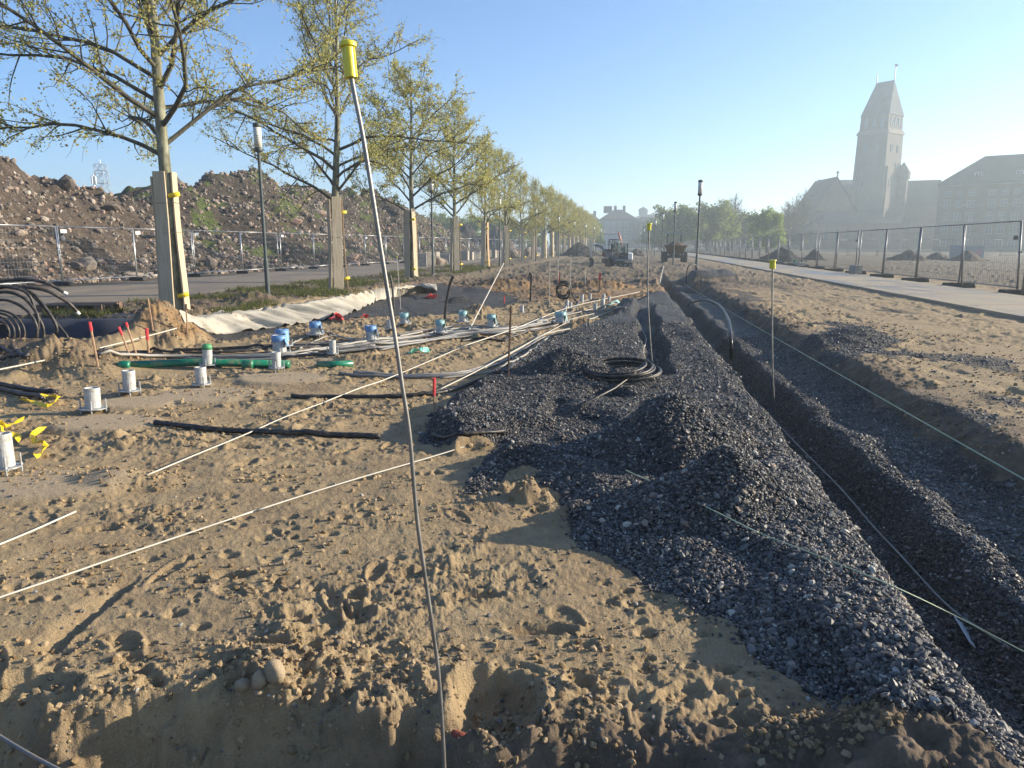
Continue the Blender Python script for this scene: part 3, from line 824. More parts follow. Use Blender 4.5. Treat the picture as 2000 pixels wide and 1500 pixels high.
def plane_tree(seed, H, Rc, clear=2.75, nl=19, twig=7, leaf=.055, lean=0.0):
    rs = np.random.RandomState(seed)
    root = empty('plane_tree')
    tr = Tubes(); lb = Tubes(); LV = []
    z = np.linspace(-.1, H * .98, 15)
    P = np.stack([np.cumsum(rs.normal(0, .018, 15)) * (z > 1.5), np.cumsum(rs.normal(0, .018, 15)) * (z > 1.5), z], 1)
    P[:, 0] += lean * z / H
    r0 = .125
    rad = r0 * (1 - np.clip(z / H, 0, 1)) ** .85 + .012; rad[0] *= 1.25
    tr.add(P, rad, 10)
    def leaves(P, n):
        for _ in range(n):
            k = rs.randint(1, len(P)) if len(P) > 1 else 0
            q = P[k - 1] + (P[k] - P[k - 1]) * rs.rand()
            for _ in range(rs.randint(2, 4)): LV.append(q + rs.normal(0, .035, 3))
    ga = rs.rand() * 6.28
    for i in range(nl):
        f = (i + rs.rand() * .6) / nl
        hz = clear + (H * .94 - clear) * f ** 1.08
        ga += 2.4 + rs.normal(0, .35)
        base = np.array([np.interp(hz, z, P[:, 0]), np.interp(hz, z, P[:, 1]), hz])
        L = Rc * (1.15 - .85 * f ** 1.25) * (.82 + .32 * rs.rand()) * (.8 + .35 * math.sin(min(1, f * 4) * 1.57))
        el = .58 + .45 * f + rs.normal(0, .12)
        if i < 8: ga = (3.4, .1, 2.6, -.5, 3.9, .7, 2.9, -.1)[i] + rs.normal(0, .15)
        if i < 3: el = .78
        d = np.array([math.cos(ga) * math.cos(el), math.sin(ga) * math.cos(el), math.sin(el)])
        n1 = 9
        Q, _ = branch_path(rs, base, d, L * 1.25, n1, up=-.40 + .42 * f, wob=.13)
        r1 = (.048 - .026 * f) * (L / Rc) ** .5
        rr = np.linspace(r1, .009, n1 + 1); lb.add(Q, rr, 6)
        nb = int(9 + L * 3.2)
        for j in range(nb):
            fj = .14 + .86 * (j + rs.rand() * .7) / nb
            q = fj * n1; a = min(int(q), n1 - 1); bp = Q[a] + (Q[a + 1] - Q[a]) * (q - a); dd = Q[a + 1] - Q[a]; dd = dd / np.linalg.norm(dd)
            L2 = (.38 + .75 * rs.rand()) * (1.15 - .55 * fj) * (.55 + .27 * L)
            d2 = perp(rs, dd, .75 + rs.normal(0, .22), rs.rand() * 6.28); d2[2] += .12
            n2 = 5
            Q2, _ = branch_path(rs, bp, d2, L2, n2, up=.12, wob=.20); lb.add(Q2, np.linspace(max(.0045, r1 * .34), .0038, n2 + 1), 4)
            leaves(Q2[2:], 3)
            for k in range(twig):
                fk = .2 + .8 * (k + rs.rand()) / twig; q2 = fk * n2; a2 = min(int(q2), n2 - 1); bp2 = Q2[a2] + (Q2[a2 + 1] - Q2[a2]) * (q2 - a2)
                dd2 = Q2[a2 + 1] - Q2[a2]; dd2 = dd2 / np.linalg.norm(dd2)
                L3 = .16 + .34 * rs.rand()
                d3 = perp(rs, dd2, .8 + rs.normal(0, .25), rs.rand() * 6.28); d3[2] += .1
                Q3, _ = branch_path(rs, bp2, d3, L3, 3, up=.1, wob=.28); lb.add(Q3, [.0036, .0032, .0028, .0022], 3)
                leaves(Q3, 3)
                if rs.rand() < .5: LV.append(Q3[-1])
    tr.build('trunk', M_TRUNK, root); lb.build('limbs', M_LIMB, root)
    leaf_mesh('crown', LV, leaf, M_LEAF, root, rs)
    return root
V_T = [plane_tree(3, 9.6, 3.3, clear=2.85, nl=33, twig=8, leaf=.052, lean=.18), plane_tree(8, 9.2, 2.65, clear=2.6, nl=26, leaf=.052, lean=.25, twig=7), plane_tree(14, 8.5, 2.45, clear=2.6, nl=21, twig=6, leaf=.07, lean=.2), plane_tree(21, 8.2, 2.25, nl=19, twig=6, leaf=.066)]
TREES = []
T0 = G(325, 608, .12)
def tree_xy(k):
    y = T0.y + 7.1 * k; return (-6.58 if k == 0 else -5.1 + .1655 * (y - 21)), y
HT = [9.6, 8.8, 7.6, 7.35, 6.9, 6.8, 6.5, 6.4, 6.6, 6.8, 6.9, 6.7, 7.0, 6.8, 6.7, 6.9, 6.8, 7.0, 6.7, 6.9, 6.8, 6.9]; VH = [9.6, 9.2, 8.5, 8.2]
rk = random.Random(6)
ORD = 'nearest second third fourth fifth sixth seventh eighth ninth tenth eleventh twelfth thirteenth fourteenth fifteenth sixteenth seventeenth eighteenth nineteenth twentieth'.split() + ['twenty-' + q for q in 'first second third fourth fifth sixth seventh eighth ninth'.split()] + ['thirtieth'] + ['thirty-' + q for q in 'first second third fourth fifth sixth'.split()]
for k in range(22):
    x, y = tree_xy(k); v = k if k < 4 else (2, 3, 1, 0)[k % 4]
    o = V_T[v] if k < 4 else copy_tree(V_T[v])
    s = HT[k] / VH[v]; sh_ = 1 if k < 4 else min(1, s * 1.1) * (2.2 / (3.3, 2.95, 2.45, 2.25)[v])
    o.location = (x, y, gz(x, y)); o.scale = (sh_ * (1 if k < 2 else .93), sh_ * (1 if k < 2 else .93), s); o.rotation_euler = (0, 0, 0 if k < 4 else rk.uniform(0, 6.28))
    tag(o, None, 'tree', 'young plane trees in a row along the path')
    if k == 0: o['label'] = 'large plane tree with sparse young leaves at the left edge, nearest of the row'
    elif k < 12: o['label'] = f'plane tree with fresh yellow green leaves, {ORD[k]} from the camera in the path row'
    else: o['label'] = f'small looking plane tree in the hazy far end of the path row, {ORD[k]} tree'
    TREES.append(o)
def m_wood(name, a, b, c_, sc=7):
    t = NT(name); p = t.obj(); m = t.n('ShaderNodeMapping'); m.inputs['Scale'].default_value = (1, 1, .06); t.l(p, m.inputs[0])
    oi = t.n('ShaderNodeObjectInfo')
    c = t.ramp(t.noise(sc * 4, 5, .65, m.outputs[0], .6), [(.3, a), (.5, b), (.7, c_)])
    c = t.mix(t.math('MULTIPLY', oi.outputs['Random'], .5), c, tuple(x * .62 for x in b))
    t.bsdf(c, .8, 0, t.bump(t.noise(sc * 12, 3, .6, m.outputs[0]), .3, .004), .3); return t.m
M_PLANK = m_wood('weathered plank', (.40, .31, .20), (.54, .44, .30), (.64, .54, .39))
M_PLANK2 = m_wood('reddish plank', (.32, .20, .11), (.48, .32, .19), (.58, .41, .26))
M_WIRE = simple('dark wire', (.08, .08, .08), .6)
M_YEL = simple('yellow plastic', (.72, .55, .02), .45, var=.12)
def guard(seed, H=2.62):
    rk = random.Random(seed); root = empty('tree_guard')
    for i, an in enumerate((-.35, 1.15, 2.4, -1.75)):
        wd = rk.uniform(.25, .29) if i in (0, 3) else rk.uniform(.15, .2); h = H + rk.uniform(-.06, .05)
        n = Vector((math.sin(an), -math.cos(an), 0)); tdir = Vector((math.cos(an), math.sin(an), 0))
        b = n * (.25 + rk.uniform(-.02, .02)) + tdir * rk.uniform(-.03, .03); t = n * (.175 + rk.uniform(-.02, .02)) + tdir * rk.uniform(-.05, .05)
        m = MB(); vs = []
        nseg = 6
        for q in range(nseg + 1):
            c = b.lerp(t, q / nseg) + Vector((0, 0, q / nseg * h - .03)) + n * .012 * math.sin(q + seed)
            hw = wd / 2 * (1 - .10 * q / nseg)
            vs += [c - tdir * hw - n * .018, c + tdir * hw - n * .018, c + tdir * hw + n * .018, c - tdir * hw + n * .018]
        fs = [(0, 1, 2, 3), (nseg * 4 + 3, nseg * 4 + 2, nseg * 4 + 1, nseg * 4)]
        for q in range(nseg):
            for e in range(4): fs.append((q * 4 + e, q * 4 + (e + 1) % 4, q * 4 + 4 + (e + 1) % 4, q * 4 + 4 + e))
        m.add(vs, fs); m.build('plank', M_PLANK if (i + seed) % 3 else M_PLANK2, root, bevel=.004)
    for zz in (.32, 2.2):
        a = rk.uniform(.2, .5)
        m = MB(); c = Vector((.17 * math.cos(a), -.17, zz))
        m.tube([c + Vector((-.09, .01, -.02)), c + Vector((.10, -.02, .02))], .043, 12); m.build('pad', M_YEL, root, smooth=True)
    for zz in (.62, 1.5, 2.05):
        MB().tube([Vector((.235 * math.cos(q * .785), .235 * math.sin(q * .785), zz + .01 * math.sin(q * 2))) for q in range(9)], .004, 4).build('tie_wire', M_WIRE, root)
    return root
GUARDS = [guard(s) for s in (1, 2, 4)]
for k in range(22):
    x, y = tree_xy(k); o = GUARDS[k] if k < 3 else copy_tree(GUARDS[k % 3])
    o.location = (x, y, gz(x, y)); o.rotation_euler = (0, 0, (.3, .7, -.3)[k] if k < 3 else rk.uniform(-.5, .9))
    tag(o, (f'box of upright wooden planks round the trunk of the {ORD[k]} plane tree' if k < 12 else f'plank guard round the {ORD[k]} trunk, in the hazy far end of the tree row'), 'tree guard', 'plank guards round the tree trunks')
# ------------------------------------------------------------------ far trees and hedges
M_LEAF_A = m_leaf('mid green leaf', [(.15, .20, .05), (.22, .27, .07), (.27, .30, .09), (.17, .20, .06)])
M_LEAF_B = m_leaf('bright green leaf', [(.18, .24, .045), (.26, .33, .07), (.32, .38, .09)])
def broad_tree(seed, H, Rx, mat, nleaf=9000, size=.34, bare=False, bottom=.22):
    rs = np.random.RandomState(seed); root = empty('broadleaf_tree'); tr = Tubes(); LV = []
    P, _ = branch_path(rs, (0, 0, -.2), (0, 0, 1), H * .86, 8, wob=.05); tr.add(P, np.linspace(H * .028, .05, 9), 8)
    tips = []
    for i in range(30):
        f = rs.rand(); a = rs.rand() * 6.28; k = 1.5 + f * 6; bp = P[min(int(k), 7)]
        el = .35 + .7 * f; d = (math.cos(a) * math.cos(el), math.sin(a) * math.cos(el), math.sin(el))
        Q, dd = branch_path(rs, bp, d, Rx * (1.15 - .4 * f) * rs.uniform(.7, 1.1), 5, up=.1, wob=.18); tr.add(Q, np.linspace(H * .009, .03, 6), 5); tips.append(Q)
        for j in range(5 if not bare else 12):
            q = Q[rs.randint(1, 6)]; Q2, _ = branch_path(rs, q, perp(rs, dd, .8, rs.rand() * 6.28), Rx * .42, 4, up=.2, wob=.3); tr.add(Q2, np.linspace(.035, .02, 5), 3); tips.append(Q2)
            if bare:
                for _ in range(4):
                    Q3, _ = branch_path(rs, Q2[rs.randint(1, 5)], rs.normal(size=3) + np.array([0, 0, .5]), Rx * .16, 2, wob=.3); tr.add(Q3, [.02, .016, .01], 3)
    tr.build('trunk', M_LIMB, root)
    C = np.vstack([q[1:] for q in tips]); idx = rs.randint(0, len(C), nleaf)
    L = C[idx] + rs.normal(0, Rx * .095, (nleaf, 3)); L = L[L[:, 2] > H * bottom]
    leaf_mesh('crown', L, size, mat, root, rs)
    return root
def far_tree(src, px, pytop, y, Hsrc, label, mat=None, first=False, sx=1.0, cat='tree', group=None):
    o = src if first else copy_tree(src)
    p = D(px, pytop, y); s = (p.z) / Hsrc
    o.location = (p.x, y, 0); o.scale = (s * sx, s * sx, s); o.rotation_euler = (0, 0, px * .37)
    tag(o, label, cat, group); return o
BT1 = broad_tree(1, 10, 3.6, M_LEAF_A, 15000, .34); BT2 = broad_tree(2, 10, 3.2, M_LEAF_B, 15000, .34, bottom=.12); BT3 = broad_tree(5, 10, 4.0, M_LIMB, 2400, .10, True)
far_tree(BT1, 1320, 404, 150, 10, 'broad pale green tree right behind the second lamp post', first=True, sx=1.6)
far_tree(BT1, 1362, 410, 155, 10, 'grey green tree left of the tall right-hand lamp post', sx=1.45)
far_tree(BT1, 1404, 396, 148, 10, 'tall dark green tree just right of the tall lamp post', sx=1.35)
far_tree(BT3, 1436, 388, 150, 10, 'tall thinly leaved birch like tree right of the dark green tree', sx=.75, first=True)
far_tree(BT1, 1462, 418, 160, 10, 'low green tree between the birch like tree and the bright one', sx=1.7)
far_tree(BT2, 1503, 408, 120, 10, 'bright yellow green round tree left of the church', sx=1.25, first=True)
far_tree(BT3, 1545, 402, 165, 10, 'bare brown tree behind the bright yellow green tree', sx=1.2)
far_tree(BT3, 1572, 380, 175, 10, 'tall bare tree touching the left gable of the church', sx=.9)
far_tree(BT2, 1165, 430, 175, 10, 'small green tree between the tree row and the grey apartment house', sx=.8)
far_tree(BT1, 1290, 425, 210, 10, 'green tree crown behind the row of distant lamps', sx=1.6)
far_tree(BT2, 1340, 425, 165, 10, 'yellowish tree low between the two lamp posts', sx=1.6)
rk = random.Random(9)
for i, (px, py, y) in enumerate([(812, 425, 150), (850, 418, 155), (885, 428, 150), (925, 422, 160), (965, 424, 150), (1005, 428, 165), (1045, 430, 170), (1085, 435, 175), (1120, 438, 180)]):
    far_tree(BT1 if i % 3 else BT2, px, py, y, 10, f'green tree in the distant belt behind the tree row, {ORD[i]} from the left'.replace('nearest from the left', 'leftmost'), sx=1.3, group='trees in the belt behind the tree row')

for i, (px, py, y, sx) in enumerate([(1385, 428, 172, 1.7), (1425, 424, 176, 1.7), (1480, 428, 178, 1.7), (1530, 425, 182, 1.6), (1300, 430, 175, 1.5), (1275, 436, 215, 1.5)]):
    far_tree(BT1, px, py, y, 10, 'hazy green tree in the back rank ' + ('right behind the tall lamp post', 'under the birch like tree', 'behind the left side of the bright green tree', 'between the bright green tree and the church', 'behind the second lamp post', 'left of the second lamp post')[i], sx=sx, group='back rank of trees left of the church')
# ------------------------------------------------------------------ site fences
M_GALV = simple('galvanised steel', (.42, .43, .44), .42, .75, .15, 8)
M_GALVD = simple('dull fence steel', (.20, .205, .21), .5, .6, .15, 8)
M_FOOT = simple('recycled rubber', (.035, .033, .032), .9, 0, .3, 9, .01)
M_CONC = simple('grey concrete', (.30, .285, .26), .9, 0, .25, 7, .006)
M_WHITE = simple('white plastic', (.72, .72, .70), .5, 0, .06, 4)
M_BLACK = simple('black plastic', (.018, .018, .02), .35, 0, .3, 6)
def fence_panel(L, frame, mesh, pr=.021):
    root = empty('site_fence'); H = 2.0; z0 = .13
    for x in (0, L - .04):
        MB().tube([(x, 0, z0 - .1), (x, 0, H)], pr, 8).build('post', frame, root, smooth=True)
    MB().tube([(0, 0, H), (L - .04, 0, H)], .017, 6).build('rail', frame, root, smooth=True)
    MB().tube([(0, 0, z0 + .03), (L - .04, 0, z0 + .03)], .017, 6).build('rail', frame, root, smooth=True)
    m = MB(); n = int((L - .1) / .11)
    for i in range(1, n): x = i * (L - .04) / n; m.box((x, 0, (H + z0) / 2), (.0028, .0028, H - z0 - .02))
    for k in range(1, 8): m.box(((L - .04) / 2, .004, z0 + k * (H - z0) / 8), (L - .08, .0035, .0035))
    m.build('wire_mesh', mesh, root)
    MB().box((-.03, 0, 1.15), (.12, .06, .04)).box((-.03, 0, 1.15), (.03, .09, .03)).build('clamp', frame, root)
    return root
def sign_part(root, m, c):
    o = MB().box(c, (.26, .012, .12)).build('name_plate', m, root, bevel=.003); return o
PL = fence_panel(3.5, M_GALV, M_GALVD); PR = fence_panel(3.5, M_GALVD, M_GALVD, .029)
fdir = Vector((7.3, 31.5, 0)).normalized(); frz = math.atan2(fdir.y, fdir.x)
def foot(mat=M_FOOT, size=(.22, .68, .13)):
    m = MB(); m.box((0, 0, .065), size, taper=.9)
    o = m.build('ballast_block', mat, None, bevel=.012); return o
FT = foot()
rk = random.Random(12)
def ordn(i): return ORD[i]
for i in range(-2, 24):
    p = F0 + fdir * (i * 3.55 + 2.5)
    o = PL if i == -2 else copy_tree(PL)
    jit = rk.uniform(-.03, .03)
    o.location = (p.x, p.y, .02); o.rotation_euler = (rk.uniform(-.02, .02), 0, frz + jit)
    if i in (0, 1, 2, 4, 6, 7, 9): sign_part(o, M_WHITE, (.22, -.03, 1.84))
    lab = (('galvanised mesh panel of the left fence cut off by the left edge of the picture' if i == -2 else 'galvanised mesh panel of the left fence, leftmost one before the bare heap') if i < 0 else
           f'galvanised mesh panel before the rubble heap, {ordn(i)} whole one from the left' if i < 12 else f'distant galvanised panel of the left fence behind the concrete blocks, {ordn(i)} from the left')
    tag(o, lab, 'fence panel', 'fence panels along the path on the left')
    f = FT if i == -2 else FT.copy()
    if i != -2: COL.objects.link(f)
    f.location = (p.x, p.y, .012); f.rotation_euler = (0, 0, frz + rk.uniform(-.1, .1))
    tag(f, (('black block foot under the left fence, outermost at the near left end' if i == -2 else 'black block foot under the left fence, next to the near left end') if i < 0 else f'black block foot under the left fence, {ordn(i)} from the left' if i < 12 else f'small black block foot under the distant left fence, {ordn(i)} from the left'), 'fence foot', 'feet of the left fence')
rdir = Vector((AX, 1, 0)).normalized()
R0 = WS(11.05, 16.55)
rrz = math.atan2(rdir.y, rdir.x)
for i in range(0, 36):
    p = R0 + rdir * (i * 3.68)
    o = PR if i == 0 else copy_tree(PR)
    o.location = (p.x, p.y, .05); o.rotation_euler = (rk.uniform(-.02, .07) * -1, 0, rrz + rk.uniform(-.015, .015))
    tag(o, (f'dull grey mesh panel of the right fence beside the road, {ordn(i)} from the near end' if i < 12 else f'hazy distant panel of the right fence beside the road, {ordn(i)} from the near end'), 'fence panel', 'fence panels beside the road on the right')
    if i % 4 == 1: sign_part(o, M_GALVD, (.3, -.03, 1.55))
    f = FT.copy(); COL.objects.link(f); s = 1.25
    f.location = (p.x, p.y, .0); f.scale = (1.3, s * 1.15, 1.25); f.rotation_euler = (0, 0, rrz + rk.uniform(-.12, .12))
    tag(f, (f'dark block foot of the right fence, {ordn(i)} from the near end' if i < 12 else f'tiny dark block foot of the distant right fence, {ordn(i)} from the near end'), 'fence foot', 'feet of the right fence')
# second, far fence across the field
PF = fence_panel(3.5, M_GALVD, M_GALVD)
for i in range(18):
    o = PF if i == 0 else copy_tree(PF)
    o.location = (24 + i * 3.6, 92 - i * .35, 0); o.rotation_euler = (0, 0, -.1)
    tag(o, f'faint mesh panel of the fence across the far field, {ordn(i)} from the left'.replace('nearest from the left', 'leftmost'), 'fence panel', 'fence panels across the far field')
# ------------------------------------------------------------------ lamps
M_POLE = simple('dark green grey pole paint', (.07, .085, .085), .5, .2, .15, 5)
def m_glass(name, col, rough=.25):
    t = NT(name); b = t.bsdf(col, rough, 0, None, .5); b.inputs['Transmission Weight'].default_value = .12; return t.m
M_LGL = m_glass('frosted lamp glass', (.85, .84, .72))
def lamp():
    root = empty('street_lamp')
    MB().lathe([(.055, 0), (.055, .9), (.04, .94), (.038, 3.55)], n=12).build('pole', M_POLE, root, smooth=False)
    MB().lathe([(.085, 0), (.075, .05)], n=12).build('base_plate', M_POLE, root)
    h = empty('lantern'); h.parent = root; h.location = (0, 0, 3.55)
    MB().lathe([(.04, 0), (.10, .03), (.10, .10), (.085, .12)], n=16).build('collar', M_POLE, h, smooth=True)
    MB().lathe([(.088, .121), (.092, .30), (.092, .60)], n=20).build('glass_cylinder', M_LGL, h, smooth=True)
    m = MB()
    for k in range(6): m.lathe([(.095, .17 + k * .045), (.095, .178 + k * .045)], n=20)
    m.build('louvre', M_POLE, h)
    MB().lathe([(.097, .601), (.10, .66), (.09, .70), (.02, .715)], n=20).build('cap', M_POLE, h, smooth=True)
    return root
LP = lamp()
n_ = 0
for k in range(9):
    y = 17.9 + 13.4 * k; x = -6.12 + .20 * (y - 17.9)
    o = LP if k == 0 else copy_tree(LP)
    o.location = (x, y, gz(x, y)); o.scale = (1, 1, .97)
    tag(o, ('nearest left street lamp, slim dark pole with a glass cylinder among the branches' if k == 0 else f'slim street lamp among the plane trees, {ORD[k]} from the camera on the left side'), 'street lamp', 'street lamps among the trees')
for k in range(9):
    y = 34.0 + 16.6 * k; x = 8.72 + .157 * (y - 34)
    o = copy_tree(LP); o.location = (x, y, gz(x, y)); o.scale = (1.1, 1.1, 1.02)
    tag(o, ('tall street lamp standing alone beside the small dark heap on the right' if k == 0 else f'street lamp beside the road, {ORD[k]} from the camera on the right side'), 'street lamp', 'street lamps beside the road')
# ------------------------------------------------------------------ concrete blocks and stones on the path edge
rk = random.Random(5)
M_BLK = simple('stone block', (.34, .30, .25), .9, 0, .25, 5, .01)
BL = MB().box((0, 0, .42), (.75, .5, .84)).build('concrete_block', M_BLK, None, bevel=.03)
px_list = [822, 838, 848, 868, 880, 888, 907, 917, 922, 930, 942, 952, 962, 971, 980]
for i, px in enumerate(px_list):
    y = 47 + (px - 822) * .22; p = D(px, 500, y)
    o = BL if i == 0 else BL.copy()
    if i: COL.objects.link(o)
    o.location = (p.x, y, .0); o.rotation_euler = (0, 0, rk.uniform(-.5, .5)); o.scale = (rk.uniform(.8, 1.1), 1, rk.uniform(.85, 1.08))
    tag(o, f'squared concrete block in the line along the far path edge, {ordn(i)} from the left'.replace('nearest from the left', 'leftmost'), 'concrete block', 'concrete blocks along the path')
for i, (px, py, s) in enumerate([(857, 497, 1.0), (825, 505, .8), (866, 500, .7), (1000, 490, 1.6), (1012, 488, 1.5), (1028, 487, 1.4), (1034, 487, 1.8), (1044, 488, 1.3)]):
    y = 50 + max(0, px - 850) * .16; p = D(px, py, y)
    o = bpy.data.objects.new('boulder', BOULD[i % 5]); COL.objects.link(o); o.location = (p.x, y, .25 * s); o.scale = (s, s, .8 * s); o.rotation_euler = (i, 0, i * 2)
    tag(o, ('pale boulder lying behind the far tree guards at the end of the path' if px > 990 else ('rounded boulder between the third and fourth concrete block by the path', 'rounded boulder left of the concrete blocks by the path', 'small boulder right of the fourth concrete block by the path')[i]), 'boulder', 'pale boulders by the far path' if px > 990 else 'boulders among the concrete blocks')
# ------------------------------------------------------------------ buildings
def m_wall(name, a, b, brick=True, sc=4):
    t = NT(name); p = t.obj()
    c = t.ramp(t.noise(.35, 5, .65, p), [(.35, a), (.65, b)])
    c = t.mix(t.ramp(t.noise(4, 3, .7, p), [(.35, 0), (.8, .5)]), c, tuple(x * .6 for x in a))
    t.bsdf(c, .9, 0, t.bump(t.noise(6, 3, .6, p), .3, .04), .2); return t.m
M_BRICK = m_wall('brown brick', (.13, .085, .065), (.20, .13, .10))
M_STONEW = m_wall('sandstone', (.17, .15, .13), (.24, .21, .18))
M_TOWER = m_wall('tower brick', (.11, .095, .085), (.16, .14, .12))
M_GREYW = m_wall('grey render', (.16, .15, .145), (.22, .21, .20))
M_TILE = m_wall('dark roof tiles', (.05, .045, .045), (.085, .075, .07))
M_SLATE = m_wall('slate roof', (.07, .075, .085), (.13, .135, .145))
M_PALEB = m_wall('pale hall wall', (.45, .45, .46), (.58, .58, .58))
def m_pane():
    t = NT('window pane'); t.bsdf((.05, .06, .07), .12, 0, None, .8); return t.m
M_PANE = m_pane(); M_FRAME = simple('window frame white', (.62, .62, .60), .6, var=.08)
def wall_frame(a, b):
    """matrix with x along the wall from a to b, -y out of it"""
    a = Vector(a); b = Vector(b); x = (b - a).normalized(); z = Vector((0, 0, 1)); y = z.cross(x)
    M = Matrix((x, y, z)).transposed().to_4x4(); M.translation = a; return M, (b - a).length
def window(parent, M, u, z, w, h, frame=None, mull=1, tr=1, wname='window'):
    t = .09; m = MB()
    m.box((u - w / 2, -.04, z + h / 2), (t, .16, h)).box((u + w / 2, -.04, z + h / 2), (t, .16, h)).box((u, -.04, z + h), (w + t, .16, t)).box((u, -.07, z), (w + 2 * t, .22, t))
    for k in range(mull): m.box((u - w / 2 + w * (k + 1) / (mull + 1), -.045, z + h / 2), (t * .8, .10, h - t))
    for k in range(tr): m.box((u, -.045, z + h * .62), (w - t, .11, t * .7))
    m.xf(M); o = m.build(wname, frame or M_FRAME, parent)
    MB().box((u, .0, z + h / 2), (w - .02, .05, h - .02)).xf(M).build('pane', M_PANE, o)
    return o
def gable_roof(m, M, L, Dp, z, rise, over=.3, hip0=0, hip1=0):
    """ridge along x; footprint 0..L by 0..Dp behind the wall line"""
    a, b, c, d = (-over, -over, z), (L + over, -over, z), (L + over, Dp + over, z), (-over, Dp + over, z)
    e, f = (hip0 - (0 if hip0 else over), Dp / 2, z + rise), (L - hip1 + (0 if hip1 else over), Dp / 2, z + rise)
    k = .25; dn = lambda p: (p[0], p[1], p[2] - k)
    vs = [Vector(p) for p in (a, b, c, d, e, f, dn(a), dn(b), dn(c), dn(d))]
    vs = [M @ p for p in vs]
    return m.add(vs, [(0, 1, 5, 4), (2, 3, 4, 5), (3, 0, 4), (1, 2, 5), (0, 6, 7, 1), (1, 7, 8, 2), (2, 8, 9, 3), (3, 9, 6, 0), (6, 9, 8, 7)])
def at(px, y): return Vector(((px - 1000) / F * (y * math.cos(PITCH) + 0) / 1.0 * 1.0 / math.cos(PITCH) * 1.0, y, 0)) if False else Vector((D(px, 480, y).x, y, 0))
# --- church
YC = 216.0
CH0 = at(1700, 216.0).x
ch = empty('church', at(1692, YC), 0, 'hazy brick church with a tall steep roofed tower, right of the middle distance', 'church')
K = D(1001, 480, YC).x
def zc(py, y=YC): return D(1700, py, y).z
cx, cy = at(1716, YC).x - at(1700, YC).x, 0.0
def rect(m, c, a, b, z0, z1, rz, a2=None, b2=None):
    a2 = a if a2 is None else a2; b2 = b if b2 is None else b2
    R2 = Matrix.Rotation(rz, 3, 'Z'); vs = []
    for (aa, bb, z) in ((a, b, z0), (a2, b2, z1)):
        for sx, sy in ((-1, -1), (1, -1), (1, 1), (-1, 1)): vs.append(R2 @ Vector((sx * aa / 2, sy * bb / 2, 0)) + Vector((c[0], c[1], z)))
    return m.add(vs, [(0, 1, 5, 4), (1, 2, 6, 5), (2, 3, 7, 6), (3, 0, 4, 7), (4, 5, 6, 7), (3, 2, 1, 0)])
RZ = R(36); S = 8.0
zE, zK, zT = zc(229), zc(265), zc(159)
tc = (at(1707, YC).x - at(1700, YC).x, 0)
m = MB(); rect(m, tc, S + 1.9, S + 1.9, -1, zK, RZ, S + .8, S + .8); tw = m.build('tower', M_TOWER, ch)
m = MB(); rect(m, tc, S + 1.3, S + 1.3, zK, zK + .7, RZ); rect(m, tc, S + .8, S + .8, zK + .7, zK + 1.2, RZ); m.build('cornice', M_STONEW, ch)
m = MB(); rect(m, tc, S + .3, S + .3, zK + 1.2, zE, RZ, S + .1, S + .1); m.build('belfry', M_TOWER, ch)
m = MB(); Rm = Matrix.Rotation(RZ, 3, 'Z'); o_ = Vector((tc[0], tc[1], 0)); hs = S / 2 + .25
ptsr = [(-hs, -hs, zE), (hs, -hs, zE), (hs, hs, zE), (-hs, hs, zE), (-.9, -hs * .62, zT), (-.9, hs * .62, zT)]
ptsr = [(-hs, -hs, zE), (hs, -hs, zE), (hs, hs, zE), (-hs, hs, zE), (0, -hs * .60, zT), (0, hs * .60, zT)]
vs_ = [Rm @ Vector(p) + o_ for p in ptsr]
# ridge runs away to the right so that a lit slope faces right
m.add(vs_, [(0, 1, 4), (1, 2, 5, 4), (2, 3, 5), (3, 0, 4, 5), (3, 2, 1, 0)]); m.build('tower_roof', M_SLATE, ch)
for idx_, hgt in ((4, 3.4), (5, 2.6)):
    q = vs_[idx_]; f = MB().tube([q, q + Vector((0, 0, hgt))], [.16, .12], 6).build('finial', M_GALVD, ch)
    if idx_ == 4: MB().add([q + Vector(p) for p in ((-.1, 0, hgt - .1), (.5, 0, hgt + .2), (.9, 0, hgt + 1.0), (.45, 0, hgt + .6), (.1, 0, hgt + .9), (-.4, 0, hgt + .7), (-.1, .08, hgt - .1), (.5, .08, hgt + .2), (.9, .08, hgt + 1.0), (.45, .08, hgt + .6), (.1, .08, hgt + .9), (-.4, .08, hgt + .7))], [(0, 1, 2, 3, 4, 5), (11, 10, 9, 8, 7, 6)] + [(i, i + 6, (i + 1) % 6 + 6, (i + 1) % 6) for i in range(6)]).build('weathercock', M_GALVD, f)
    else: MB().box(q + Vector((0, 0, hgt)), (.5, .08, .12)).build('weathervane', M_GALVD, f)
def tower_face(ang):  # local frame on a face of the tower, with x along it
    c = Rm @ Vector((math.sin(ang), -math.cos(ang), 0)) * (S / 2 + .1); x = Rm @ Vector((math.cos(ang), math.sin(ang), 0))
    M = Matrix((x, -(Rm @ Vector((math.sin(ang), -math.cos(ang), 0))), Vector((0, 0, 1)))).transposed().to_4x4(); M.translation = o_ + c; return M
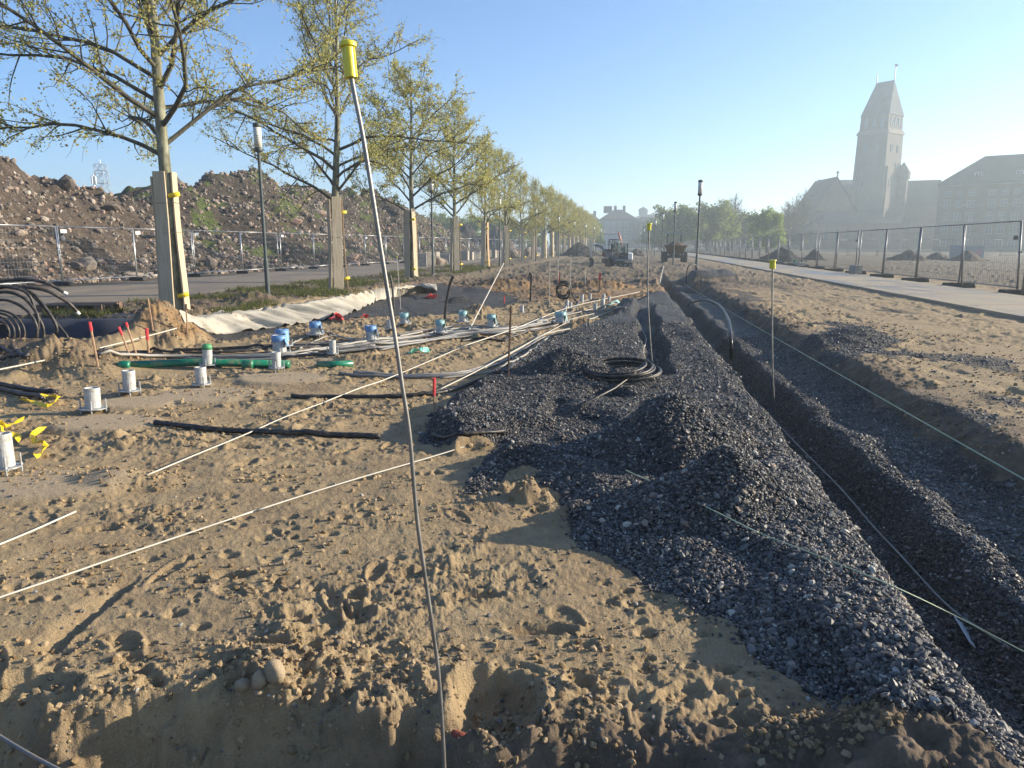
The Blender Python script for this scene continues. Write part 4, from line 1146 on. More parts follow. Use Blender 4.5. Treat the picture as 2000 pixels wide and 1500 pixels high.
for ang in (0, -math.pi / 2):
    M = tower_face(ang)
    for z, hh, u in ((zK + 1.9, 2.6, -2.2), (zK + 1.9, 2.6, 0), (zK + 1.9, 2.6, 2.2)):
        M2 = M.copy(); window(ch, M2, u, z, 1.1, hh, M_STONEW, 0, 0, 'belfry_opening')
    for z, u in ((zc(300), -1.8), (zc(300), 1.8), (zc(335), 1.5), (zc(368), -1.6)):
        sl = .4 + (zK - z) / zK * .75
        M2 = M.copy(); M2.translation = M2.translation - (M.to_3x3() @ Vector((0, 1, 0))) * sl * .9
        window(ch, M2, u, z, .8, 2.0, M_STONEW, 0, 0, 'slit_window')
    mm = MB().box((-S / 2 + .4, -.5, zK * .36), (.8, 1.1, zK * .72)).xf(M).build('buttress', M_TOWER, ch)
# nave left, gable towards the viewer
def solid_gable(name, xl, xr, ztop, zeave, y0, y1, mat, roofmat, ridge_dx=0.0):
    a, b = at(xl, YC).x - CH0, at(xr, YC).x - CH0; mid = (a + b) / 2
    m = MB().add([(a, y0, -1), (b, y0, -1), (b, y0, zeave), (mid, y0, ztop - .15), (a, y0, zeave), (a, y1, -1), (b, y1, -1), (b, y1, zeave), (mid, y1, ztop - .15), (a, y1, zeave)],
                 [(0, 1, 2, 3, 4), (9, 8, 7, 6, 5), (0, 5, 6, 1), (1, 6, 7, 2), (0, 4, 9, 5), (2, 7, 8, 3), (3, 8, 9, 4)])
    m.build(name, mat, ch)
    e = .35; t = .3
    for s_, (p, q) in enumerate(((a, mid), (b, mid))):
        dx = -e if s_ == 0 else e
        sl = (ztop - zeave) / (mid - a)
        MB().add([(p + dx, y0 - .3, zeave - e * sl + .05), (mid, y0 - .3, ztop + .05), (mid, y1 + .3, ztop + .05), (p + dx, y1 + .3, zeave - e * sl + .05), (p + dx, y0 - .3, zeave - e * sl + .05 + t), (mid, y0 - .3, ztop + .05 + t), (mid, y1 + .3, ztop + .05 + t), (p + dx, y1 + .3, zeave - e * sl + .05 + t)],
                 [(0, 1, 2, 3), (7, 6, 5, 4), (0, 4, 5, 1), (1, 5, 6, 2), (2, 6, 7, 3), (3, 7, 4, 0)]).build('roof', roofmat, ch)
    return mid
gm = solid_gable('transept', 1578, 1668, zc(349), zc(418), -3, 12, M_BRICK, M_TILE)
MB().tube([(gm, -3.2, zc(349)), (gm, -3.2, zc(342))], .2, 6).lathe([(.1, 0), (.4, .3), (.4, .6), (.05, .9)], (gm, -3.2, zc(342)), 8).build('finial', M_STONEW, ch)
xl, xr = at(1621, YC).x - CH0, at(1664, YC).x - CH0
M_, L_ = wall_frame((xl, 3, 0), (xr + 4, 3.5, 0))
MB().box((L_ / 2, 5, zc(366) / 2), (L_, 10, zc(366))).xf(M_).build('nave', M_BRICK, ch)
m = MB(); gable_roof(m, M_, L_, 10, zc(366), zc(346) - zc(366)); m.build('roof', M_SLATE, ch)
xl, xr = at(1738, YC).x - CH0, at(1822, YC).x - CH0
M_, L_ = wall_frame((xl, 1, 0), (xr, -4, 0))
MB().box((L_ / 2, 6, zc(398) / 2), (L_, 12, zc(398))).xf(M_).build('choir', M_BRICK, ch)
m = MB(); gable_roof(m, M_, L_, 12, zc(398), zc(350) - zc(398)); m.build('roof', M_TILE, ch)
for k in range(4): window(ch, M_, 2.6 + k * 3.1, 4.0, 1.3, 5.0, M_STONEW, 1, 0, 'arched_window')
tx = at(1752, YC).x - CH0
MB().lathe([(1.6, 0), (1.6, zc(352)), (2.0, zc(350)), (2.0, zc(338)), (.1, zc(318))], (tx, -1.5, 0), 10).build('stair_turret', M_TOWER, ch)
# low aisle in front
M_, L_ = wall_frame((at(1585, YC).x - CH0, -8, 0), (at(1735, YC).x - CH0, -8, 0))
MB().box((L_ / 2, 3.5, 3.2), (L_, 7, 8.4)).xf(M_).build('aisle', M_BRICK, ch)
m = MB(); gable_roof(m, M_, L_, 7, 7.4, 3.6); m.build('roof', M_TILE, ch)
for k in range(7): window(ch, M_, 1.8 + k * 3.2, 2.6, 1.2, 3.4, M_STONEW, 1, 0, 'arched_window')
M_FRAME2 = simple('dull window frame', (.34, .33, .31), .6, var=.1)
# --- office building on the right
P0 = at(1822, 176); P1 = Vector((P0.x + 46, 176 - 34, 0))
ob = empty('office_building', P0, 0, 'long hazy office building with a hipped roof and many windows at the right edge', 'building')
M_, L_ = wall_frame((0, 0, 0), tuple(P1 - P0))
ze = D(1825, 364, 176).z; DP = 15
MB().box((L_ / 2, DP / 2, ze / 2 - .5), (L_, DP, ze + 1)).xf(M_).build('wall', M_BRICK, ob)
MB().box((L_ / 2, DP / 2, ze + .12), (L_ + .9, DP + .9, .45)).xf(M_).build('cornice', M_STONEW, ob)
MB().box((L_ / 2, -.1, ze * .70), (L_ + .1, .3, .35)).xf(M_).build('string_course', M_STONEW, ob)
m = MB(); gable_roof(m, M_, L_, DP, ze + .5, 6.6, .5, 8, 8); rf = m.build('roof', M_TILE, ob)
for k in range(6):
    u = 7.5 + k * 8
    m = MB().box((u, 3.0, ze + 2.4), (1.9, 2.6, 1.5)); m.xf(M_); d_ = m.build('dormer', M_GREYW, ob)
    M3 = M_.copy(); M3.translation = M_ @ Vector((0, 1.68, 0)); window(d_, M3, u, ze + 1.85, 1.3, .95, M_FRAME, 1, 0)
for r_, (z, hh) in enumerate(((1.0, 1.6), (4.0, 1.7), (7.2, 1.7), (10.2, 1.6), (12.9, 1.2))):
    k = 0; u = 2.0
    while u < L_ - 1:
        window(ob, M_, u, z * ze / 15.4, 1.25, hh, M_FRAME2, 1, 1); k += 1
        u += 2.35 if k % 3 else 4.2
# --- apartment house in the middle
def house(name, px0, px1, pyt, pye, y, depth, mat, roof, label, rows, cols, rz=0.0, hip=4, chim=(), cat='building', wz=1.4, base=0):
    a = at(px0, y); b = at(px1, y); b.y += (b.x - a.x) * math.tan(rz)
    root = empty(name, a, 0, label, cat); M_, L_ = wall_frame((0, 0, 0), tuple(b - a)); ze = D(px0, pye, y).z; zt = D(px0, pyt, y).z
    MB().box((L_ / 2, depth / 2, ze / 2 - .5), (L_, depth, ze + 1)).xf(M_).build('wall', mat, root)
    m = MB(); gable_roof(m, M_, L_, depth, ze, zt - ze, .4, hip, hip); r_ = m.build('roof', roof, root)
    for (u, w_, h_) in chim: MB().box((u * L_, depth / 2, zt + h_ / 2 - .8), (w_, .9, h_ + 1.2)).xf(M_).build('chimney', M_BRICK, r_)
    for i in range(rows):
        for j in range(cols):
            window(root, M_, L_ * (j + .7) / (cols + .4), base + 1.0 + i * (ze - 1.2 - base) / rows, 1.15, wz, M_FRAME, 1, 1)
    return root
house('apartment_house', 1176, 1243, 408, 428, 300, 13, M_GREYW, M_TILE, 'grey four storey house with a dark hipped roof and chimneys beyond the excavator', 4, 5, .0, 5.5, ((.2, 3.4, 1.6), (.42, 1, 1.8), (.68, 1.0, 1.8)))
house('apartment_house', 1112, 1172, 417, 432, 330, 12, M_GREYW, M_TILE, 'dark roofed grey house left of the four storey one, mostly behind the tree row', 4, 4, 0, 3, ((.85, 1.2, 1.6),))
house('apartment_house', 1246, 1296, 422, 434, 290, 12, M_BRICK, M_TILE, 'brown house right of the grey four storey house, behind the distant lamps', 4, 4, .1, 3)
house('storage_hall', 1173, 1206, 450, 456, 230, 10, M_PALEB, M_SLATE, 'low pale hall with large panes in front of the grey four storey house', 1, 3, 0, 1, wz=1.8)
house('row_house', 1395, 1555, 418, 436, 255, 12, M_BRICK, M_TILE, 'long brown roofed house showing between the trees left of the church', 2, 9, 0, 4)
dm = empty('domed_building', at(1238, 420), 0, 'distant building with a small dark dome on its roof, left of the second lamp', 'building')
zz = lambda py: D(1250, py, 420).z
w_ = at(1292, 420).x - at(1238, 420).x
MB().box((w_ / 2, 6, zz(426) / 2), (w_, 12, zz(426))).build('wall', M_GREYW, dm)
m = MB(); gable_roof(m, Matrix.Identity(4), w_, 12, zz(426), zz(418) - zz(426), .4, 5, 5); m.build('roof', M_SLATE, dm)
MB().lathe([(2.6, zz(419)), (2.6, zz(412)), (3.0, zz(411.5)), (2.6, zz(407.5)), (1.4, zz(405)), (.3, zz(403.6)), (.15, zz(401))], (w_ * .36, 6, 0), 12).build('dome', M_SLATE, dm, smooth=True)
# --- lattice mast and antenna on the far left
def mast(px, pyt, y, w0, w1, label, n=9):
    root = empty('lattice_mast', at(px, y), 0, label, 'mast'); H = D(px, pyt, y).z
    for sx in (-1, 1):
        for sy in (-1, 1): MB().tube([(sx * w0, sy * w0, 0), (sx * w1, sy * w1, H)], .14, 4).build('leg', M_GALV, root)
    m = MB()
    for k in range(n):
        z0, z1 = H * k / n, H * (k + 1) / n; a = w0 + (w1 - w0) * k / n; b = w0 + (w1 - w0) * (k + 1) / n
        for (p, q) in (((-1, -1), (1, -1)), ((1, -1), (1, 1)), ((1, 1), (-1, 1)), ((-1, 1), (-1, -1))):
            m.tube([(p[0] * a, p[1] * a, z0), (q[0] * b, q[1] * b, z1)], .09, 4, False).tube([(q[0] * a, q[1] * a, z0), (p[0] * b, p[1] * b, z1)], .09, 4, False).tube([(p[0] * b, p[1] * b, z1), (q[0] * b, q[1] * b, z1)], .09, 4, False)
    m.build('lattice', M_GALV, root)
    MB().tube([(0, 0, H), (0, 0, H + 1.6)], .12, 5).build('tip', M_GALV, root)
    for zf in (.78, .93):
        MB().box((0, 0, H * zf), (w0 * 1.9, .5, .35)).build('crossarm', M_GALV, root)
    return root
mast(213, 321, 260, 2.3, 1.5, 'grey lattice radio mast rising behind the gap in the rubble heaps')
an = empty('antenna_mast', at(197, 200), 0, 'short pale mobile antenna mast left of the lattice mast', 'antenna')
H_ = D(197, 352, 200).z
MB().tube([(0, 0, 0), (0, 0, H_ + 1.5)], .22, 8).build('pole', M_GALV, an)
for a_ in (0, 2.1, 4.2): MB().box((.5 * math.cos(a_), .5 * math.sin(a_), H_), (.35, .35, 2.2)).build('antenna_panel', M_WHITE, an)
# --- white container in the field
ct = empty('site_container', at(1880, 70), 0, 'small white site container with a round mark beyond the right-hand fence', 'container')
w_ = at(1925, 70).x - at(1880, 70).x; h_ = D(1900, 479, 70).z
MB().box((w_ / 2, 1, h_ / 2 - .1), (w_, 2, h_ + .2)).build('box', M_FRAME2, ct, bevel=.03)
MB().lathe([(.30, 0), (.30, .02)], n=18).lathe([(.18, .021), (.18, .03)], n=14).xf(Matrix.Translation((w_ * .72, -.005, h_ * .5)) @ Matrix.Rotation(math.pi / 2, 4, 'X')).build('round_mark', simple('faded pink', (.55, .30, .28), .7), ct)
# ------------------------------------------------------------------ mini excavator, dumper
M_MWHITE = simple('white machine paint', (.62, .62, .60), .35, var=.1)
M_MDARK = simple('dark machine frame', (.025, .027, .03), .45)
M_MGREY = simple('grey machine paint', (.16, .17, .18), .4, .2)
M_MRED = simple('red machine paint', (.20, .035, .03), .45)
M_TYRE = simple('tyre rubber', (.028, .027, .026), .85, 0, .3, 20, .01)
M_MUD = simple('muddy brown paint', (.13, .085, .05), .75, 0, .35, 8, .01)
def m_cabglass():
    t = NT('cab glass'); b = t.bsdf((.55, .68, .62), .05, 0, None, .6); b.inputs['Transmission Weight'].default_value = .85; return t.m
M_CG = m_cabglass()
def excavator(body, counter, boomm, boom_up=False):
    """x to the right, front towards -x; 2.0 m high"""
    root = empty('mini_excavator')
    for sy in (-.55, .55):
        m = MB(); n = 20; prof = []
        for k in range(n):
            a = 2 * math.pi * k / n; prof.append((max(-.62, min(.62, 1.0 * math.cos(a))) + .19 * math.cos(a) * (abs(math.cos(a)) > .5), .2 + .2 * math.sin(a)))
        vs = [(x, sy - .15, z) for x, z in prof] + [(x, sy + .15, z) for x, z in prof]
        m.add(vs, [tuple(range(n)), tuple(range(2 * n - 1, n - 1, -1))] + [(i, i + n, (i + 1) % n + n, (i + 1) % n) for i in range(n)])
        tk = m.build('track', M_TYRE, root)
        for x in (-.62, -.2, .2, .62): MB().lathe([(.09, 0), (.09, .33)], n=12).xf(Matrix.Translation((x, sy + .165, .17)) @ Matrix.Rotation(math.pi / 2, 4, 'X')).build('roller', M_MGREY, tk)
    MB().box((0, 0, .28), (.9, .8, .22)).lathe([(.38, .36), (.38, .46)], n=18).build('undercarriage', M_MDARK, root)
    MB().box((-.98, 0, .2), (.08, 1.35, .32)).box((-.75, .3, .2), (.5, .07, .07)).box((-.75, -.3, .2), (.5, .07, .07)).build('dozer_blade', M_MDARK, root)
    MB().box((.05, 0, .56), (1.35, 1.2, .22)).build('platform', M_MGREY, root, bevel=.02)
    m = MB(); m.box((.62, 0, .84), (.5, 1.24, .62)); m.build('counterweight', counter, root, bevel=.09)
    MB().box((.28, .38, .78), (.7, .45, .3)).build('engine_hood', body, root, bevel=.03)
    # cab
    cab = empty('cab'); cab.parent = root; cab.location = (.0, -.18, .67)
    m = MB()
    for x in (-.46, .42):
        for y in (-.40, .40): m.bar((x, y, 0), (x * .93, y * .97, 1.22), .06, .06)
    m.box((-.02, 0, .03), (.94, .86, .06)).box((-.02, -.40, .40), (.86, .05, .05)).box((-.46, 0, .38), (.05, .80, .05)); m.build('cab_frame', M_MDARK, cab)
    MB().box((-.02, 0, 1.26), (.92, .86, .07)).build('cab_roof', counter, cab, bevel=.025)
    MB().box((-.02, -.398, .8), (.80, .012, .76)).build('side_window', M_CG, cab); MB().box((-.458, 0, .8), (.012, .74, .8)).build('front_window', M_CG, cab)
    MB().box((.08, 0, .35), (.42, .42, .1)).box((.26, 0, .68), (.1, .40, .6)).build('seat', M_MDARK, cab, bevel=.02)
    for y in (-.15, .15): MB().tube([(-.3, y, .06), (-.28, y, .55)], .015, 6).build('control_lever', M_MDARK, cab)
    # boom, arm, bucket
    def beam(pts, ws, name, mat):
        m = MB(); vs = []
        for (x, z), (h, w) in zip(pts, ws):
            vs += [(x, -w, z - h), (x, w, z - h), (x, w, z + h), (x, -w, z + h)]
        fs = [(3, 2, 1, 0)] + [(4 * i + e, 4 * i + (e + 1) % 4, 4 * i + 4 + (e + 1) % 4, 4 * i + 4 + e) for i in range(len(pts) - 1) for e in range(4)] + [tuple(len(vs) - 4 + e for e in range(4))]
        return m.add(vs, fs).xf(Matrix.Translation((0, .28, 0))).build(name, mat, root)
    MB().box((-.72, .28, .58), (.26, .22, .36)).build('swing_bracket', M_MDARK, root, bevel=.02)
    if not boom_up:
        beam([(-.75, .62), (-1.05, 1.05), (-1.45, 1.55), (-1.75, 1.68), (-2.15, 1.70)], [(.07, .07), (.11, .07), (.13, .07), (.11, .07), (.06, .06)], 'boom', boomm)
        beam([(-1.95, 1.84), (-2.15, 1.70), (-2.30, 1.2), (-2.36, .72)], [(.06, .05), (.10, .06), (.07, .05), (.05, .05)], 'arm', counter)
        m = MB().add([(-2.30, y, z) for y in (.08, .48) for z in ()] , [])
        pr = [(-2.44, .74), (-2.26, .74), (-2.14, .45), (-2.18, .14), (-2.36, .02), (-2.50, .10), (-2.40, .22), (-2.33, .45)]
        vs = [(x, .06, z) for x, z in pr] + [(x, .50, z) for x, z in pr]; n = len(pr)
        MB().add(vs, [tuple(range(n)), tuple(range(2 * n - 1, n - 1, -1))] + [(i, i + n, (i + 1) % n + n, (i + 1) % n) for i in range(n)]).build('bucket', M_MDARK, root)
        MB().tube([(-.82, .28, .72), (-1.35, .28, 1.28)], .045, 8).build('boom_cylinder', M_GALV, root); MB().tube([(-1.25, .28, 1.60), (-1.92, .28, 1.84)], .04, 8).build('arm_cylinder', M_GALV, root)
        MB().tube([(-2.24, .28, 1.45), (-2.36, .28, .86)], .035, 8).build('bucket_cylinder', M_GALV, root)
    else:
        beam([(-.75, .62), (-.80, 1.3), (-.62, 2.1), (-.45, 2.45)], [(.07, .12), (.1, .13), (.13, .13), (.08, .10)], 'boom', boomm)
        beam([(-.50, 2.6), (-.50, 2.35), (-.78, 1.7), (-.9, 1.3)], [(.05, .06), (.08, .07), (.06, .06), (.05, .05)], 'arm', boomm)
        pr = [(-.98, 1.3), (-.80, 1.3), (-.74, 1.05), (-.86, .8), (-1.05, .9), (-.98, 1.05)]; n = len(pr)
        MB().add([(x, .1, z) for x, z in pr] + [(x, .46, z) for x, z in pr], [tuple(range(n)), tuple(range(2 * n - 1, n - 1, -1))] + [(i, i + n, (i + 1) % n + n, (i + 1) % n) for i in range(n)]).build('bucket', M_MDARK, root)
    return root
ex = excavator(M_MGREY, M_MWHITE, M_MGREY)
p = on(1211, 521); ex.location = (D(1211, 500, p.y).x, p.y, p.z - .02); ex.rotation_euler = (0, 0, R(12)); s = D(1211, 471, p.y).z - p.z; ex.scale = (s / 2.0,) * 3
tag(ex, 'small excavator with white rear and dark cab, boom bent down to the left', 'excavator')
ex2 = excavator(M_MGREY, simple('dull dark red paint', (.14, .04, .035), .5), M_MRED, True)
y2 = p.y + 9; ex2.location = (D(1200, 480, y2).x, y2, gz(D(1200, 480, y2).x, y2)); ex2.rotation_euler = (0, 0, R(150)); s2 = (D(1211, 452, y2).z - gz(ex2.location.x, y2)) / 2.6; ex2.scale = (s2,) * 3
tag(ex2, 'second excavator with dark red raised boom right behind the white one', 'excavator')
def dumper():
    """seen from its skip end, -y"""
    root = empty('site_dumper')
    for sx in (-1, 1):
        for y in (-.9, 1.0):
            w = empty('wheel'); w.parent = root; w.location = (sx * .78, y, .44)
            Mx = Matrix.Rotation(math.pi / 2, 4, 'Y')
            MB().lathe([(.26, -.16), (.40, -.16), (.44, -.10), (.44, .10), (.40, .16), (.26, .16)], n=22).xf(Mx).build('tyre', M_TYRE, w, smooth=False)
            MB().lathe([(.255, -.10), (.255, .10)], n=16).lathe([(.10, -.14), (.10, .14)], n=10).xf(Mx).build('rim', M_MUD, w)
    MB().box((0, .1, .55), (.75, 2.5, .22)).box((0, -.9, .44), (1.3, .16, .16)).box((0, 1.0, .44), (1.3, .16, .16)).build('chassis', M_MDARK, root)
    # skip: open tub, wider at the lip
    m = MB(); lo = [(-.48, -1.25, .70), (.48, -1.25, .70), (.55, -.1, .68), (-.55, -.1, .68)]; hi = [(-.86, -1.75, 1.36), (.86, -1.75, 1.36), (.86, .1, 1.42), (-.86, .1, 1.42)]
    sh = lambda P, k, dz: [(x * k, (y + .8) * k - .8, z + dz) for x, y, z in P]
    V = lo + hi + sh(hi, .93, 0) + sh(lo, .93, .06)
    fs = [(3, 2, 1, 0), (12, 13, 14, 15)]
    for i in range(4):
        j = (i + 1) % 4; fs += [(i, j, 4 + j, 4 + i), (4 + i, 4 + j, 8 + j, 8 + i), (8 + i, 8 + j, 12 + j, 12 + i)]
    m.add(V, fs); sk = m.build('skip', M_MUD, root)
    m = MB(); rr = random.Random(3); n = 9; vs = []
    for i in range(n):
        for j in range(n):
            x = -.76 + 1.52 * i / (n - 1); y = -1.6 + 1.6 * j / (n - 1); e = (1 - abs(x) / .76) * (1 - abs(y + .8) / .8)
            vs.append((x, y, 1.26 + .45 * math.sqrt(max(e, 0)) + rr.uniform(-.05, .05)))
    m.add(vs, [(i * n + j, (i + 1) * n + j, (i + 1) * n + j + 1, i * n + j + 1) for i in range(n - 1) for j in range(n - 1)]); m.build('soil_load', M_BROWNE, sk)
    MB().box((0, 1.15, .95), (1.1, .8, .6)).build('engine_hood', M_MUD, root, bevel=.05)
    MB().box((0, .55, 1.05), (.5, .45, .12)).box((0, .78, 1.3), (.5, .1, .5)).build('seat', M_MDARK, root, bevel=.03)
    MB().tube([(0, .2, .8), (0, .32, 1.4)], .03, 8).build('steering_column', M_MDARK, root)
    MB().tube([Vector((.17 * math.cos(a * .628), .34 + .06 * math.sin(a * .628), 1.42 + .15 * math.sin(a * .628))) for a in range(11)], .016, 6).build('steering_wheel', M_MDARK, root)
    for x in (-.55, .55):
        for y in (.15, 1.1): MB().tube([(x, y, .8), (x * 1.02, y, 2.3)], .03, 8).build('roof_post', M_MDARK, root)
    MB().box((0, .62, 2.34), (1.35, 1.25, .07)).build('canopy', simple('blue grey canopy', (.30, .38, .42), .5), root, bevel=.02)
    for sx in (-.62, .62): MB().lathe([(.06, 0), (.06, .05)], n=12).xf(Matrix.Translation((sx, -1.2, .66)) @ Matrix.Rotation(math.pi / 2, 4, 'X')).build('headlight', M_WHITE, root)
    return root
du = dumper(); yd = 58.0
du.location = (D(1317, 500, yd).x, yd, gz(D(1317, 500, yd).x, yd)); du.rotation_euler = (0, 0, R(-8)); sd_ = (D(1317, 455, yd).z - du.location.z) / 2.38; du.scale = (sd_,) * 3
tag(du, 'muddy brown site dumper with loaded skip and flat canopy behind the second lamp', 'dumper')
# ------------------------------------------------------------------ things in the dig
M_SLV = simple('grey plastic pipe', (.46, .46, .44), .5, 0, .12, 12, dirt=.6)
M_FBLUE = simple('blue film', (.12, .28, .52), .4, 0, .2, 20, .01, dirt=.6)
M_FTEAL = simple('teal film', (.22, .42, .42), .4, 0, .2, 20, .01, dirt=.6)
M_FGREEN = simple('green cap', (.06, .27, .10), .5, 0, .2, 20)
M_HOSE = simple('black hose', (.014, .014, .016), .5, 0, .3, 10, dirt=.45)
M_CGREY = simple('grey conduit', (.15, .15, .15), .5, 0, .15, 6, dirt=.6)
M_CWHT = simple('pale conduit', (.29, .275, .24), .5, 0, .12, 6, dirt=.6)
M_CDK = simple('dark cable', (.05, .05, .055), .45, 0, .3, 6)
M_PIPE = simple('green drain pipe', (.0, .16, .085), .35, 0, .15, 5, dirt=.6)
M_STR = simple('white line', (.50, .46, .38), .6, 0, .1, 4)
M_STRG = simple('pale green string', (.42, .50, .33), .6, 0, .1, 4)
M_RED = simple('red marker paint', (.62, .045, .05), .6, 0, .15, 8)
M_WST = simple('stake wood', (.36, .22, .13), .8, 0, .3, 12)
M_RUST = simple('rusty rod', (.10, .06, .04), .8, .2, .3, 12)
M_STEEL = simple('bare steel rod', (.25, .235, .21), .5, .6, .25, 14)
M_YCAP = simple('yellow safety cap', (.72, .62, .03), .35, 0, .06, 6)
M_TAPE = simple('yellow barrier tape', (.80, .56, .01), .4, 0, .1, 8, dirt=.6)
M_ZINC = simple('zinc plate', (.40, .42, .43), .5, .5, .15, 9, dirt=.6)

def sleeve(r, h, cap=None, film=False, plate=True, nrod=4):
    root = empty('conduit_sleeve')
    MB().lathe([(r * .86, .05), (r * .86, h), (r, h), (r, h - .02), (r * 1.0, .05)], n=24).build('pipe', M_SLV, root, smooth=False)
    MB().lathe([(r * 1.03, h * .90), (r * 1.03, h * .94)], n=24).build('rim', M_SLV, root)
    if cap: MB().lathe([(r * 1.04, h - .045), (r * 1.04, h - .005), (r * .8, h + .02), (.01, h + .025)], n=20).build('cap', cap, root, smooth=True)
    if film:
        m = MB(); rr = random.Random(int(r * 1e4)); n = 20; vs = []
        for (z, k) in ((h + .004, .9), (h + .01, 1.06), (h - .05, 1.10), (h - .085, 1.05)):
            for i in range(n):
                a = 2 * math.pi * i / n; q = r * (k + rr.uniform(0, .07)); vs.append((q * math.cos(a), q * math.sin(a), z + rr.uniform(-.008, .008)))
        m.add(vs, [(j * n + i, j * n + (i + 1) % n, (j + 1) * n + (i + 1) % n, (j + 1) * n + i) for j in range(3) for i in range(n)])
        m.build('film_cover', film, root, smooth=True)
        m = MB(); vs = []
        for j in range(6):
            for i in range(5): vs.append((r * (1.05 + .25 * j / 5 + rr.uniform(-.05, .1)), (i - 2) * .022 * (1 + .3 * math.sin(j)) - .4 * r, h - .05 - .022 * j + rr.uniform(-.01, .01)))
        for j in range(6):
            for i in range(5): p = vs[j * 5 + i]; vs.append((p[0] + .006, p[1] - .002, p[2]))
        fs = [(j * 5 + i, j * 5 + i + 1, (j + 1) * 5 + i + 1, (j + 1) * 5 + i) for j in range(5) for i in range(4)]
        m.add(vs, fs + [tuple(30 + q for q in reversed(f)) for f in fs]); m.build('film_tail', film, root, smooth=True)
    if plate:
        MB().lathe([(r * 1.75, .040), (r * 1.75, .047)], n=20).build('base_plate', M_ZINC, root)
        for k in range(nrod):
            a = .5 + k * 2 * math.pi / nrod; x, y = r * 1.55 * math.cos(a), r * 1.55 * math.sin(a)
            MB().tube([(x, y, -.12), (x, y, .13)], .007, 8).lathe([(.013, .048), (.013, .062)], (x, y, 0), 6).build('threaded_rod', M_ZINC, root)
    return root
KINDS = {}
SL = [  # px centre, py base, py top, width px, kind, label
    (14, 924, 862, 26, 'n', 'upright grey pipe sleeve on its base plate at the left edge beside the yellow tape'),
    (183, 806, 765, 25, 'n', 'grey pipe sleeve standing above the oval sand pad nearest the yellow tape'),
    (254, 770, 730, 21, 'n', 'grey pipe sleeve between the sand heap and the green pipe, second from the left'),
    (394, 757, 721, 20, 'n', 'bare grey pipe sleeve just in front of the green pipe'),
    (406, 718, 680, 17, 'g', 'grey sleeve with a green cap standing against the green pipe'),
    (541, 724, 690, 17, 'n', 'thin grey sleeve in front of the two blue capped sleeves'),
    (547, 694, 658, 25, 'b', 'wide sleeve with torn blue film, front one of the blue pair'),
    (553, 680, 647, 22, 'b', 'wide sleeve with blue film half hidden behind another one'),
    (617, 657, 631, 20, 'b', 'sleeve with blue film standing alone below the pale fleece'),
    (650, 696, 666, 13, 'n', 'thin bare sleeve in the middle of the cable bundle'),
    (725, 668, 638, 20, 'b', 'sleeve with blue film standing behind the pale cables, right of the red film'),
    (761, 646, 625, 13, 'n', 'small sleeve just left of the long steel rod'),
    (790, 635, 613, 16, 't', 'teal covered sleeve right of the long steel rod'),
    (860, 654, 627, 17, 't', 'teal covered sleeve at the foot of the black hose'),
    (904, 632, 609, 16, 't', 'teal covered sleeve on the edge of the grey gravel patch'),
    (960, 642, 616, 16, 't', 'teal covered sleeve between the gravel patch and the dark rebar'),
    (1095, 633, 611, 21, 't', 'wide teal covered sleeve where the cables turn to the gravel'),
    (1019, 613, 597, 8, 'n', 'slim sleeve alone on the smooth sand behind the dark rebar'),
    (1103, 612, 598, 8, 's', 'short sleeve right behind the wide teal one'),
    (1107, 606, 587, 8, 's', 'slim sleeve below the standing cable coil'),
    (1114, 606, 591, 7, 's', 'slim sleeve right of the standing cable coil foot'),
    (1136, 594, 576, 7, 's', 'slim sleeve beside the bent pale conduit'),
    (1152, 588, 574, 6, 's', 'slim far sleeve in front of the red topped board'),
    (1162, 609, 593, 8, 's', 'slim sleeve among pale cables left of the gravel heap'),
    (1177, 600, 586, 8, 's', 'front sleeve of the touching pair near the teal tape'),
    (1178, 594, 575, 7, 's', 'rear sleeve of the touching pair near the teal tape'),
    (1189, 592, 579, 5, 's', 'thinnest far sleeve, rightmost before the gravel heap')]
for i, (px, pb, pt, wpx, kd, lab) in enumerate(SL):
    p = on(px, pb); dist = math.hypot(p.x, p.y); sl_ = math.hypot(dist, CAM_Z - p.z)
    r = wpx / 2 / F * sl_ * .97; h = (pb - pt) / F * sl_ * 1.04
    o = sleeve(r, h, M_FGREEN if kd == 'g' else None, {'b': M_FBLUE, 't': M_FTEAL}.get(kd), plate=kd != 's')
    o.location = p; o.rotation_euler = (rk.uniform(-.03, .03), rk.uniform(-.03, .03), rk.uniform(-.4, .4))
    tag(o, lab, 'pipe sleeve', 'pipe sleeves standing in the dig')

def line(name, pts, r, mat, lab, cat, lift=0.0, group=None, n=8, follow=True, seg=7, stiff=False):
    """pts are pixels on the terrain, or world points when they have three numbers"""
    P = [on(*p) if len(p) == 2 else Vector(p) for p in pts]
    if stiff:
        zm = sorted(p.z for p in P)[len(P) // 2] + lift; P = [G(p[0], p[1], zm * .6 + P[i].z * .4 + lift) for i, p in enumerate(pts)]
    Q = smooth_path(P, seg)
    if stiff: follow = False
    if follow:
        xs = np.array([q.x for q in Q]); ys = np.array([q.y for q in Q]); g = gzv(xs, ys)
        zs = g.copy()
        for _ in range(2): zs = np.maximum(g, np.convolve(np.pad(zs, 3, 'edge'), np.ones(7) / 7, 'valid'))
        Q = [Vector((q.x, q.y, zs[i] + r * .75 + lift)) for i, q in enumerate(Q)]
    m = MB().tube(Q, r, n); o = m.build(name, mat, None, smooth=True)
    return tag(o, lab, cat, group) if lab else o
